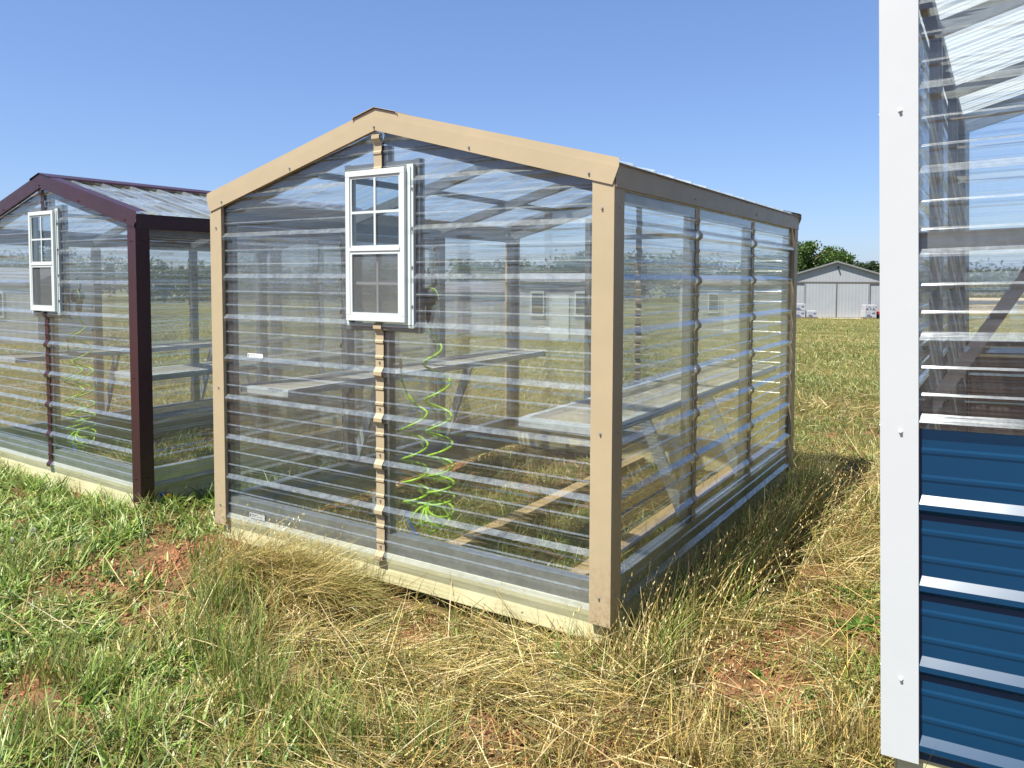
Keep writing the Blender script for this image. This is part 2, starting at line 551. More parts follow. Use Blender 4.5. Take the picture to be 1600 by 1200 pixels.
def build_ground():
    ax = np.concatenate([-np.geomspace(700, 7, 26), np.linspace(-6.8, 7.8, 190), np.geomspace(8, 700, 26)])
    ay = np.concatenate([-np.geomspace(400, 1.2, 16), np.linspace(-1, 12, 170), np.geomspace(12.2, 900, 60)])
    X, Y = np.meshgrid(ax, ay)
    Z = zf(X, Y)
    near = np.exp(-(np.hypot(X, Y - 4) / 8) ** 2)
    Z = Z + near * (vnoise(X, Y, 5, 3) - .5) * .03 + near * (vnoise(X, Y, 13, 4) - .5) * .012
    nx, ny = len(ax), len(ay)
    v = np.stack([X.ravel(), Y.ravel(), Z.ravel()], 1)
    i = np.arange(nx - 1)[None, :] + np.arange(ny - 1)[:, None] * nx
    q = np.stack([i, i + 1, i + 1 + nx, i + nx], -1).reshape(-1, 4)
    me = bpy.data.meshes.new('ground')
    me.vertices.add(len(v)); me.vertices.foreach_set('co', v.ravel())
    me.loops.add(q.size); me.loops.foreach_set('vertex_index', q.ravel().astype(np.int32))
    me.polygons.add(len(q)); me.polygons.foreach_set('loop_start', np.arange(0, q.size, 4, dtype=np.int32))
    me.polygons.foreach_set('use_smooth', np.ones(len(q), bool))
    me.update(); me.validate()
    m, nt, out = nodes('field_soil_and_thatch')
    p = N(nt, 'ShaderNodeBsdfPrincipled'); p.inputs['Roughness'].default_value = .95; p.inputs['Specular IOR Level'].default_value = .1
    soil = ramp(nt, noise(nt, 9, detail=8, rough=.7), [(.3, (.11, .045, .022)), (.5, (.29, .13, .066)), (.72, (.43, .23, .135))])
    thatch = ramp(nt, noise(nt, 34, detail=8, rough=.8), [(.3, (.050, .034, .018)), (.55, (.19, .125, .060)), (.8, (.36, .26, .13))])
    fmix = N(nt, 'ShaderNodeMix', data_type='RGBA')
    nt.links.new(ramp(nt, noise(nt, 1.1, detail=5, rough=.6), [(.47, (0, 0, 0)), (.60, (1, 1, 1))]), fmix.inputs[0])
    nt.links.new(thatch, fmix.inputs[6]); nt.links.new(soil, fmix.inputs[7])
    # far meadow: green and tan patches
    far = ramp(nt, noise(nt, .22, detail=9, rough=.7, mscale=(1, .6, 1)), [(.28, (.065, .080, .020)), (.48, (.12, .120, .036)), (.62, (.19, .165, .065)), (.78, (.085, .10, .025))])
    tc = N(nt, 'ShaderNodeTexCoord'); sx = N(nt, 'ShaderNodeSeparateXYZ'); nt.links.new(tc.outputs['Object'], sx.inputs[0])
    mr = N(nt, 'ShaderNodeMapRange'); mr.inputs[1].default_value = 7; mr.inputs[2].default_value = 14
    nt.links.new(sx.outputs[1], mr.inputs[0])
    m2 = N(nt, 'ShaderNodeMix', data_type='RGBA'); nt.links.new(mr.outputs[0], m2.inputs[0])
    nt.links.new(fmix.outputs[2], m2.inputs[6]); nt.links.new(far, m2.inputs[7])
    nt.links.new(m2.outputs[2], p.inputs['Base Color'])
    nt.links.new(bump(nt, noise(nt, 22, detail=8, rough=.75), .9, .03), p.inputs['Normal'])
    nt.links.new(p.outputs[0], out.inputs[0])
    me.materials.append(m)
    o = bpy.data.objects.new('ground', me); COL.objects.link(o)
    tag(o, kind='structure', label='reddish soil and dry thatch ground of the field')
    return o


build_ground()

# ------------------------------------------------------------------ greenhouse sheds
R9 = .2286                      # rib spacing
ZR = 1.033                      # local height of a reference main rib (skid bottom = 0)
SLOPE = .262


def profile(z0, z1, phase, k=1.0, minor=.0045):
    """(height, outward offset) points of the corrugated sheet"""
    pts = [(z0, 0.0)]
    i0 = int(math.floor((z0 - phase) / R9)) - 1
    i1 = int(math.ceil((z1 - phase) / R9)) + 1
    for i in range(i0, i1 + 1):
        c = phase + i * R9
        for dz, o in ((-.026, 0), (-.010, .018), (.006, .018), (.029, 0)):
            pts.append((c + dz, o * k))
        for cc in (c + R9 / 3, c + 2 * R9 / 3):
            for dz, o in ((-.011, 0), (-.004, minor), (.004, minor), (.011, 0)):
                pts.append((cc + dz, o * k))
    pts = sorted(p for p in pts if z0 <= p[0] <= z1)
    # interpolate the end point
    pts.append((z1, 0.0))
    out = [pts[0]]
    for p in pts[1:]:
        if p[0] - out[-1][0] > 1e-5: out.append(p)
    return out


def shed(P):
    W, L = P['W'], P['L']
    root = empty('greenhouse_shed', P['loc'], P['rz'])
    if P.get('lean'): root.rotation_euler = (Matrix.Rotation(P['rz'], 4, 'Z') @ Matrix.Rotation(P['lean'], 4, 'Y')).to_euler()
    tag(root, P['label'], 'greenhouse shed', 'clear walled greenhouse sheds')
    trim = P['trim']; zr = P['zr']
    ZE = P['eave']                 # local height of the outer top of the rake at the wall line
    ZP = ZE + SLOPE * W / 2
    zb = P['trim_bottom']
    sb = P['skid_bottom']
    roofz = lambda x: ZP - SLOPE * abs(x - W / 2)

    # ---- timber skids and floor runners
    sk = M['skid']
    MB().box(.015, W - .015, .004, .042, sb, .14).build('base_board', sk, root, bevel=.003)
    MB().box(.015, W - .015, L - .042, L - .004, sb, .14).build('base_board', sk, root, bevel=.003)
    MB().box(.004, .042, .045, L - .045, sb, .14).build('base_board', sk, root, bevel=.003)
    MB().box(W - .042, W - .004, .045, L - .045, sb, .14).build('base_board', sk, root, bevel=.003)
    for xr_ in (W / 2 + .05, W - .42):
        MB().box(xr_ - .045, xr_ + .045, .046, L - .046, sb - .05, sb + .045).build('floor_runner', M['runner'], root, bevel=.003)

    # ---- galvanised sill tracks (C section, open up)
    def track(axis, a, b, c, s):
        m = MB()
        z0, z1 = .143, .236
        if axis == 'x':
            m.box(a, b, c, c + s * .004, z0, z1); m.box(a, b, c + s * .004, c + s * .06, z1 - .006, z1)
            m.box(a, b, c + s * .004, c + s * .06, z0, z0 + .004)
        else:
            m.box(c, c + s * .004, a, b, z0, z1); m.box(c + s * .004, c + s * .06, a, b, z1 - .006, z1)
            m.box(c + s * .004, c + s * .06, a, b, z0, z0 + .004)
        m.build('sill_track', M['galv'], root)
    track('x', .05, W - .05, .006, 1); track('x', .05, W - .05, L - .006, -1)
    track('y', .07, L - .07, .006, 1); track('y', .07, L - .07, W - .006, -1)

    # ---- steel framing
    st = M['stud']
    g = .045
    ys = P['studs']
    for xx in (.012, W - .012 - g):
        for yy in ys:
            MB().box(xx, xx + g, yy - g / 2 - .012, yy + g / 2 + .012, .238, ZE - .135).build('stud', st, root)
        MB().box(xx, xx + g, .012, L - .012, ZE - .133, ZE - .085).build('top_plate', st, root)
    dw = P.get('window')
    cx = W / 2
    if dw:
        wx0, wx1, wz0, wz1 = dw
        MB().box(cx - .004, cx + .05, .010, .055, .238, wz0 - .05).build('stud', st, root)
        MB().box(cx - .004, cx + .05, .010, .055, wz1 + .04, ZP - .14).build('stud', st, root)
        for xx in (wx0 - .045, wx1 + .028):
            MB().box(xx, xx + .028, .010, .048, wz0 - .05, wz1 + .04).build('window_buck', st, root)
        for zz in (wz0 - .048, wz1 + .006):
            MB().box(wx0 - .016, wx1 + .027, .010, .048, zz, zz + .03).build('window_buck', st, root)
    else:
        MB().box(cx - .004, cx + .05, .010, .055, .238, ZP - .14).build('stud', st, root)
    # far gable with a door frame
    for xx in (cx - .46, cx + .42):
        MB().box(xx, xx + g, L - .055, L - .012, .238, roofz(xx) - .15).build('stud', st, root)
    MB().box(cx - .414, cx + .418, L - .052, L - .014, 1.82, 1.86).build('stud', st, root)
    for yy in [.035] + list(ys[1:-1]) + [L - .035]:
        for s in (-1, 1):
            xa = cx + s * .02; xb = cx + s * (W / 2 - .03)
            MB().bar((xa, yy, ZP - .100), (xb, yy, roofz(xb) - .092), .040, .060).build('rafter', st, root)
    MB().box(cx - .018, cx + .018, .06, L - .06, ZP - .085, ZP - .045).build('ridge_beam', st, root)
    for s in (-1, 1):
        xx = cx + s * W / 4
        MB().box(xx - .03, xx + .03, .06, L - .06, roofz(xx) - .068, roofz(xx) - .040).build('purlin', st, root)
    for xx, y in ((.03, 0), (W - .03, 0)):
        MB().box(xx - .012, xx + .012, .10, L - .10, ZR + .42, ZR + .455).build('girt', st, root) if P.get('girt') else None

    # ---- clear wall sheets
    zlow = P['sheet_low']
    def gable(y, out_s, holes, name, mat, zlo, zhi):
        ztop = zhi if zhi else ZP - .02
        prof = profile(zlo, ztop, zr, k=.95 if zhi else 1.0, minor=.0020 if zhi else .0045)
        extra = []
        if holes:
            for hz in (holes[2], holes[3]):
                extra.append(hz)
        for e in [ZE - .06] + extra:
            for i in range(len(prof) - 1):
                if prof[i][0] < e < prof[i + 1][0]:
                    t = (e - prof[i][0]) / (prof[i + 1][0] - prof[i][0])
                    prof.insert(i + 1, (e, prof[i][1] + t * (prof[i + 1][1] - prof[i][1])))
                    break
        def xr(z):
            lim = W / 2 if z <= ZE - .06 else max(.01, (ZP - .045 - z) / SLOPE)
            lim = min(lim, W / 2 - .004)
            return cx - lim, cx + lim
        m = MB()
        for i in range(len(prof) - 1):
            (za, oa), (zb_, ob) = prof[i], prof[i + 1]
            la, ra = xr(za); lb, rb = xr(zb_)
            segs = [(la, ra, lb, rb)]
            if holes and za >= holes[2] - 1e-6 and zb_ <= holes[3] + 1e-6:
                segs = [(la, holes[0], lb, holes[0]), (holes[1], ra, holes[1], rb)]
            for (a0, a1, b0, b1) in segs:
                ya = y - out_s * (.003 + oa); yb = y - out_s * (.003 + ob)
                q = [(a0, ya, za), (a1, ya, za), (b1, yb, zb_), (b0, yb, zb_)]
                if out_s < 0: q.reverse()
                m.face(q)
        return m.build(name, mat, root)
    def side(x, out_s, name, mat, zlo, zhi):
        prof = profile(zlo, zhi, zr)
        m = MB()
        for i in range(len(prof) - 1):
            (za, oa), (zb_, ob) = prof[i], prof[i + 1]
            xa = x + out_s * (.003 + oa); xb = x + out_s * (.003 + ob)
            q = [(xa, .004, za), (xa, L - .004, za), (xb, L - .004, zb_), (xb, .004, zb_)]
            if out_s < 0: q.reverse()
            m.face(q)
        return m.build(name, mat, root)
    sw = M['sheet_wall']
    wain = P.get('wainscot')
    hole = (dw[0] - .01, dw[1] + .01, dw[2] - .01, dw[3] + .01) if dw else None
    lo = wain if wain else zlow
    gable(0, 1, hole, 'wall_sheet', sw, lo, None)
    gable(L, -1, None, 'wall_sheet', sw, lo, None)
    side(0, -1, 'wall_sheet', sw, lo, ZE - .05)
    side(W, 1, 'wall_sheet', sw, lo, ZE - .05)
    if wain:
        gable(0, 1, None, 'wainscot_sheet', M['blue'], zlow, wain - .002)
        gable(L, -1, None, 'wainscot_sheet', M['blue'], zlow, wain - .002)
        side(0, -1, 'wainscot_sheet', M['blue'], zlow, wain - .002)
        side(W, 1, 'wainscot_sheet', M['blue'], zlow, wain - .002)

    # ---- roof sheets, ribs run down the slope
    for s in (-1, 1):
        prof = profile(-.012, L + .012, .10 + R9 * .2)
        m = MB()
        xs = [0.0, .3, .6, .9, W / 2 + .035]
        for j in range(len(xs) - 1):
            for i in range(len(prof) - 1):
                (ya, oa), (yb, ob) = prof[i], prof[i + 1]
                q = []
                for (t, yy, o) in ((xs[j], ya, oa), (xs[j + 1], ya, oa), (xs[j + 1], yb, ob), (xs[j], yb, ob)):
                    q.append((cx + s * t, yy, ZP + .006 - SLOPE * t + o * 1.25))
                if s < 0: q.reverse()
                m.face(q)
        m.build('roof_sheet', P['roof_mat'], root)

    # ---- folded trims
    def screw(parent, p, axis):
        m = MB()
        a = Vector(p); d = {'y-': Vector((0, -1, 0)), 'x+': Vector((1, 0, 0)), 'x-': Vector((-1, 0, 0)), 'y+': Vector((0, 1, 0))}[axis]
        m.tube([a, a + d * .002], .0062, 10)
        m.tube([a + d * .0015, a + d * .0075], .0040, 6)
        m.build('screw', P['screw_mat'], parent)
    tw = .097
    o_ = .0245                         # trims sit proud of the ribs
    for (sx, xx) in ((-1, 0), (1, W)):
        for (sy, yy) in ((-1, 0), (1, L)):
            ztop = ZE - .055
            x_out = xx + sx * o_; y_out = yy + sy * o_
            x_in = xx - sx * (tw - o_); y_in = yy - sy * (tw - o_)
            m = MB()
            t = .002
            m.box(min(x_out, x_in), max(x_out, x_in), min(y_out, y_out - sy * t), max(y_out, y_out - sy * t), zb, ztop)
            m.box(min(x_out, x_out - sx * t), max(x_out, x_out - sx * t), min(y_out - sy * t, y_in), max(y_out - sy * t, y_in), zb, ztop)
            # short hems folded in to the sheet
            m.box(min(x_in, x_in + sx * t), max(x_in, x_in + sx * t), min(y_out - sy * t, yy + sy * .003), max(y_out - sy * t, yy + sy * .003), zb, ztop)
            m.box(min(x_out - sx * t, xx + sx * .003), max(x_out - sx * t, xx + sx * .003), min(y_in, y_in + sy * t), max(y_in, y_in + sy * t), zb, ztop)
            c = m.build('corner_trim', trim, root)
            for zz in P['screws']:
                screw(c, (xx - sx * .028, y_out, zz), 'y-' if sy < 0 else 'y+')
                screw(c, (x_out, yy - sy * .030, zz + .004), 'x-' if sx < 0 else 'x+')
    for (sy, yy) in ((-1, 0), (1, L)):
        for s in (-1, 1):
            yo = yy + sy * .030
            m = MB()
            xe = W / 2 + .045
            zt = lambda t: ZP - SLOPE * t
            H = .070
            steps = [0, xe]
            t = .002
            poly = [(cx, zt(0)), (cx + s * xe, zt(xe)), (cx + s * (xe - .028), zt(xe) - H * 1.0), (cx, zt(0) - H)]
            if s < 0: poly.reverse()
            m.prism(poly, 'y', min(yo, yo - sy * t), max(yo, yo - sy * t))
            # top return lying over the roof sheet
            top = [(cx, zt(0)), (cx + s * xe, zt(xe)), (cx + s * xe, zt(xe) + .034), (cx, zt(0) + .034)]
            y2 = yy - sy * .055
            a = [(cx + s * .0, yo, zt(0)), (cx + s * xe, yo, zt(xe)), (cx + s * xe, yo, zt(xe) + .0345), (cx, yo, zt(0) + .0345)]
            # raise: narrow upstand then flat
            m.face([(cx, yo - sy * t, zt(0)), (cx + s * xe, yo - sy * t, zt(xe)), (cx + s * xe, yo - sy * .0025, zt(xe) + .034), (cx, yo - sy * .0025, zt(0) + .034)])
            m.face([(cx, yo - sy * .0025, zt(0) + .034), (cx + s * xe, yo - sy * .0025, zt(xe) + .034), (cx + s * xe, y2, zt(xe) + .036), (cx, y2, zt(0) + .036)])
            # bottom hem
            m.face([(cx, yo - sy * t, zt(0) - H), (cx + s * (xe - .028), yo - sy * t, zt(xe) - H), (cx + s * (xe - .028), yy + sy * .006, zt(xe) - H), (cx, yy + sy * .006, zt(0) - H)])
            c = m.build('rake_trim', trim, root)
            for fx in (.45, .93) if s > 0 else (.0, .48, .93):
                tt = fx * W / 2 + (.004 if fx == 0 else 0)
                screw(c, (cx + s * tt, yo, zt(tt) - H + .018), 'y-' if sy < 0 else 'y+')
    for (sx, xx) in ((-1, 0), (1, W)):
        xo = xx + sx * .030
        m = MB()
        z1 = ZE + .004; z0 = ZE - .090
        m.box(min(xo, xo - sx * .002), max(xo, xo - sx * .002), -.020, L + .020, z0, z1)
        m.box(min(xo - sx * .002, xx + sx * .006), max(xo - sx * .002, xx + sx * .006), -.018, L + .018, z0, z0 + .002)
        m.box(min(xo, xo + sx * .008), max(xo, xo + sx * .008), -.022, L + .022, z1 - .001, z1 + .003)
        c = m.build('eave_trim', trim, root)
        for yy in (.9, 2.0):
            screw(c, (xo, yy, z0 + .03), 'x-' if sx < 0 else 'x+')
    m = MB()
    for s in (-1, 1):
        pr = [(0, ZP + .039), (s * .135, ZP + .039 - SLOPE * .135), (s * .142, ZP + .030 - SLOPE * .142)]
        for (a, b) in zip(pr, pr[1:]):
            q = [(cx + a[0], -.036, a[1]), (cx + b[0], -.036, b[1]), (cx + b[0], L + .036, b[1]), (cx + a[0], L + .036, a[1])]
            if s < 0: q.reverse()
            m.face(q)
    rc = m.build('ridge_cap', trim, root, solid=.002)

    # ---- battens that follow the ribs
    def batten(axis, c, w, z0, z1, out_s, off=.006):
        prof = profile(z0, z1, zr)
        # drop the small ribs' returns slightly exaggerated, as the strip bends round them
        m = MB()
        for (a, b) in zip(prof, prof[1:]):
            for d in (0, ):
                if axis == 'x':   # on a gable at y=c[1]
                    ya = c[1] - out_s * (off + a[1]); yb = c[1] - out_s * (off + b[1])
                    q = [(c[0] - w / 2, ya, a[0]), (c[0] + w / 2, ya, a[0]), (c[0] + w / 2, yb, b[0]), (c[0] - w / 2, yb, b[0])]
                    if out_s < 0: q.reverse()
                else:
                    xa = c[0] + out_s * (off + a[1]); xb = c[0] + out_s * (off + b[1])
                    q = [(xa, c[1] - w / 2, a[0]), (xa, c[1] + w / 2, a[0]), (xb, c[1] + w / 2, b[0]), (xb, c[1] - w / 2, b[0])]
                    if out_s < 0: q.reverse()
                m.face(q)
        o = m.build('batten', trim, root, solid=.003)
        k0 = int(math.ceil((z0 - zr) / R9))
        for k in range(k0, k0 + 12):
            zz = zr + k * R9 + .055
            if zz > z1: break
            if axis == 'x': screw(o, (c[0], c[1] - out_s * (off + .002), zz), 'y-' if out_s > 0 else 'y+')
            else: screw(o, (c[0] + out_s * (off + .002), c[1], zz), 'x+' if out_s > 0 else 'x-')
        return o
    if P.get('battens', True):
        if dw:
            batten('x', (cx + .004, 0), .052, .098, dw[2] - .006, 1)
            batten('x', (cx + .004, 0), .050, dw[3] - .004, ZP - .085, 1, off=.012)
        for yy in ys[1:-1]:
            batten('y', (W, yy), .050, .235, ZE - .10, 1)
            batten('y', (0, yy), .050, .235, ZE - .10, -1)
        batten('x', (cx + .004, L), .05, .098, ZP - .10, -1)

    # ---- window
    if dw:
        x0, x1, z0, z1 = dw
        yf = -.036
        zm = z0 + .355
        fr = MB()
        ft = .028
        fr.box(x0, x1, yf, .012, z1 - ft, z1); fr.box(x0, x1, yf, .012, z0, z0 + ft)
        fr.box(x0, x0 + ft, yf, .012, z0 + ft, z1 - ft); fr.box(x1 - ft, x1, yf, .012, z0 + ft, z1 - ft)
        win = fr.build('window', M['vinyl'], root, bevel=.002)
        sh = MB(); s_ = .016
        # upper sash behind, lower sash in front
        def ring(m, a0, a1, b0, b1, w, ya, yb):
            m.box(a0, a1, ya, yb, b1 - w, b1); m.box(a0, a1, ya, yb, b0, b0 + w)
            m.box(a0, a0 + w, ya, yb, b0 + w, b1 - w); m.box(a1 - w, a1, ya, yb, b0 + w, b1 - w)
        a0, a1 = x0 + ft + .001, x1 - ft - .001
        up = MB(); ring(up, a0, a1, zm + .004, z1 - ft - .001, .010, yf + .006, yf + .022); up.build('sash', M['vinyl'], win)
        mr_ = MB(); mr_.box(a0, a1, yf - .002, yf + .020, zm - .014, zm + .003); mr_.build('meeting_rail', M['vinyl'], win, bevel=.002)
        ls = MB(); ring(ls, a0, a1, z0 + ft + .001, zm - .015, .013, yf + .002, yf + .018); ls.build('sash', M['vinyl'], win)
        MB().box(a0 + .010, a1 - .010, yf + .012, yf + .014, zm + .014, z1 - ft - .011).build('pane', M['glass'], win)
        MB().box(a0 + .013, a1 - .013, yf + .030, yf + .032, z0 + ft + .014, zm - .028).build('pane', M['glass'], win)
        mu = MB(); xc = (a0 + a1) / 2; zc = (zm + z1 - ft) / 2
        mu.box(xc - .006, xc + .006, yf + .005, yf + .011, zm + .014, z1 - ft - .011)
        mu.box(a0 + .010, xc - .0062, yf + .005, yf + .011, zc - .006, zc + .006); mu.box(xc + .0062, a1 - .010, yf + .005, yf + .011, zc - .006, zc + .006)
        mu.build('muntin', M['vinyl'], win)
        mu = MB(); zc = (zm - .014 + z0 + ft) / 2
        mu.box(xc - .006, xc + .006, yf + .022, yf + .028, z0 + ft + .014, zm - .028)
        mu.box(a0 + .013, xc - .0062, yf + .022, yf + .028, zc - .006, zc + .006); mu.box(xc + .0062, a1 - .013, yf + .022, yf + .028, zc - .006, zc + .006)
        if P.get('lower_muntin', True): mu.build('muntin', M['vinyl'], win)
        MB().face([(a0 + .012, yf + .008, z0 + ft + .013), (a1 - .012, yf + .008, z0 + ft + .013), (a1 - .012, yf + .008, zm - .027), (a0 + .012, yf + .008, zm - .027)]) \
            if False else None
        sm = MB(); sm.face([(a0 + .012, yf + .009, z0 + ft + .013), (a1 - .012, yf + .009, z0 + ft + .013), (a1 - .012, yf + .009, zm - .027), (a0 + .012, yf + .009, zm - .027)])
        sm.build('insect_screen', M['screen'], win)
        fl = MB(); fl.box(x1 + .001, x1 + .040, -.018, .004, z0 - .012, z1 + .012); fl.box(x1 + .018, x1 + .026, -.024, -.0182, z0 - .008, z1 - .0)
        fl.box(x0 - .012, x0 - .001, -.016, .004, z0 - .012, z1 + .004); fl.box(x0 - .012, x1 + .040, -.016, .004, z0 - .026, z0 - .0125)
        f_ = fl.build('flashing', M['flange'], win)
        for zz in np.linspace(z0 + .08, z1 - .10, 4):
            screw(win, (x1 + .032, -.0182, zz), 'y-')

    # ---- shelves along both side walls on diagonal braces
    if P.get('shelves', True):
        for s, xi, xw in ((-1, .464, .062), (1, W - .497, W - .062)):
            yb0, yb1 = .10, 2.95
            zt = .872
            m = MB()
            lo_, hi_ = min(xi, xw), max(xi, xw)
            m.box(lo_, hi_, yb0, yb0 + .004, zt - .040, zt); m.box(lo_, hi_, yb1 - .004, yb1, zt - .040, zt)
            m.box(lo_, hi_, yb0 + .004, yb0 + .03, zt - .003, zt); m.box(lo_, hi_, yb1 - .03, yb1 - .004, zt - .003, zt)
            xa = xi; xb = xi + s * .003
            m.box(min(xa, xb), max(xa, xb), yb0 + .004, yb1 - .004, zt - .040, zt)
            m.box(min(xb, xi + s * .034), max(xb, xi + s * .034), yb0 + .03, yb1 - .03, zt - .003, zt)
            xa = xw; xb = xw - s * .003
            m.box(min(xa, xb), max(xa, xb), yb0 + .004, yb1 - .004, zt - .040, zt)
            m.box(min(xb, xw - s * .034), max(xb, xw - s * .034), yb0 + .03, yb1 - .03, zt - .003, zt)
            for yy in (.8, 1.5, 2.2):
                m.box(lo_ + .035, hi_ - .035, yy - .012, yy + .012, zt - .028, zt - .004)
            sh_ = m.build('shelf', M['shelf'], root)
            w_ = MB(); w_.face([(lo_ + .034, yb0 + .03, zt - .0015), (hi_ - .034, yb0 + .03, zt - .0015), (hi_ - .034, yb1 - .03, zt - .0015), (lo_ + .034, yb1 - .03, zt - .0015)])
            w_.build('wire_mesh', M['wire'], sh_)
            for yy in ys[1:-1]:
                MB().bar((xw, yy + .04, .255), (xi + s * .17, yy + .04, zt - .045), .060, .030, up=(0, 1, 0)).build('brace', M['shelf'], sh_)
    if P.get('girt'):
        MB().box(.06, W - .06, .030, .070, 1.575, 1.630).build('header_beam', st, root)
        MB().bar((.065, .095, 1.08), (.37, .095, 1.58), .035, .062, up=(0, 1, 0)).build('knee_brace', M['dark_steel'], root)
    # ---- stickers, box
    def sticker(x, z, w, h, y):
        m = MB(); m.box(x, x + w, y - .0008, y, z, z + h)
        o = m.build('sticker', M['sticker'], root)
        k = MB(); k.box(x + .006, x + .013, y - .0014, y - .0010, z + h * .25, z + h * .8)
        k.box(x + .018, x + w * .55, y - .0014, y - .0010, z + h * .62, z + h * .74)
        k.box(x + .018, x + w * .8, y - .0014, y - .0010, z + h * .36, z + h * .42)
        k.build('printed_marks', M['ink'], o)
    for a in P.get('stickers', []): sticker(*a)
    if P.get('outlet'):
        m = MB().box(cx - .075, cx - .006, .020, .060, .315, .425)
        b = m.build('outlet_box', M['galv'], root, bevel=.003)
        MB().box(cx - .050, cx - .030, .016, .0195, .385, .400).build('knockout', M['black'], b)
    return root


def frame_of(cx_, cy_, yaw, W, z):
    """returns world location of local origin for a shed whose near right corner is given"""
    U = Vector((-math.cos(yaw), math.sin(yaw)))
    return (cx_ + U.x * W, cy_ + U.y * W, z)


W0 = 2.4736
MAIN = dict(W=W0, L=3.13, loc=frame_of(.3961, 3.1348, .5681, W0, EYE - 1.5), rz=-.5681, trim=M['tan'], zr=ZR, eave=1.952,
            trim_bottom=.075, skid_bottom=-.012, sheet_low=.106, studs=(.06, 1.01, 2.03, 3.07), window=(1.045, 1.425, 1.287, 2.02),
            roof_mat=M['sheet_roof'], screw_mat=M['screw'], screws=(.19, .87, 1.78), outlet=True,
            stickers=[(.259, 1.054, .125, .024, -.004), (.25, .146, .128, .030, .0005), (.30, 1.05, .125, .024, 3.10)],
            label='tan trimmed clear greenhouse shed with a white window, standing in dry grass at the centre')
main = shed(MAIN)
MAR = dict(MAIN)
MAR.update(loc=frame_of(-2.482, 5.166, .597, W0, EYE - 1.545), rz=-.597, trim=M['maroon'], screw_mat=M['maroon'], trim_bottom=.02, skid_bottom=-.09,
           window=(1.055, 1.430, 1.287, 2.03), stickers=[(.20, .15, .12, .03, .0005)], lower_muntin=False,
           label='dark maroon trimmed clear greenhouse shed at the left, behind green weeds')
maroon = shed(MAR)
RT = dict(MAIN)
ca, sa = math.cos(.5622), math.sin(.5622)
zr_r = 1.5 + .7501 - .011
RT.update(loc=(1.0477 + ca * .0408 + ca * .0245, 2.2144 - sa * .0408 - sa * .0245 , EYE - 1.5), rz=-.5622, lean=-.0272, trim=M['white_trim'], screw_mat=M['vinyl'], W=W0, L=3.75,
          zr=zr_r, eave=2.60, trim_bottom=.135, skid_bottom=.02, sheet_low=.14, studs=(.06, 1.24, 2.5, 3.69), window=None, stickers=[],
          wainscot=zr_r - 5 * R9 - .012, screws=(.37, 1.075, 1.965), roof_mat=M['sheet_roof_white'], outlet=False, battens=False, shelves=False, girt=True,
          label='white trimmed greenhouse shed with blue steel lower walls, cut off by the right edge')
right = shed(RT)


# ------------------------------------------------------------------ coiled hoses
def loc_in(P, x, y, z):
    a = P['rz']
    return Vector((P['loc'][0] + x * math.cos(a) - y * math.sin(a), P['loc'][1] + x * math.sin(a) + y * math.cos(a), P['loc'][2] + z))


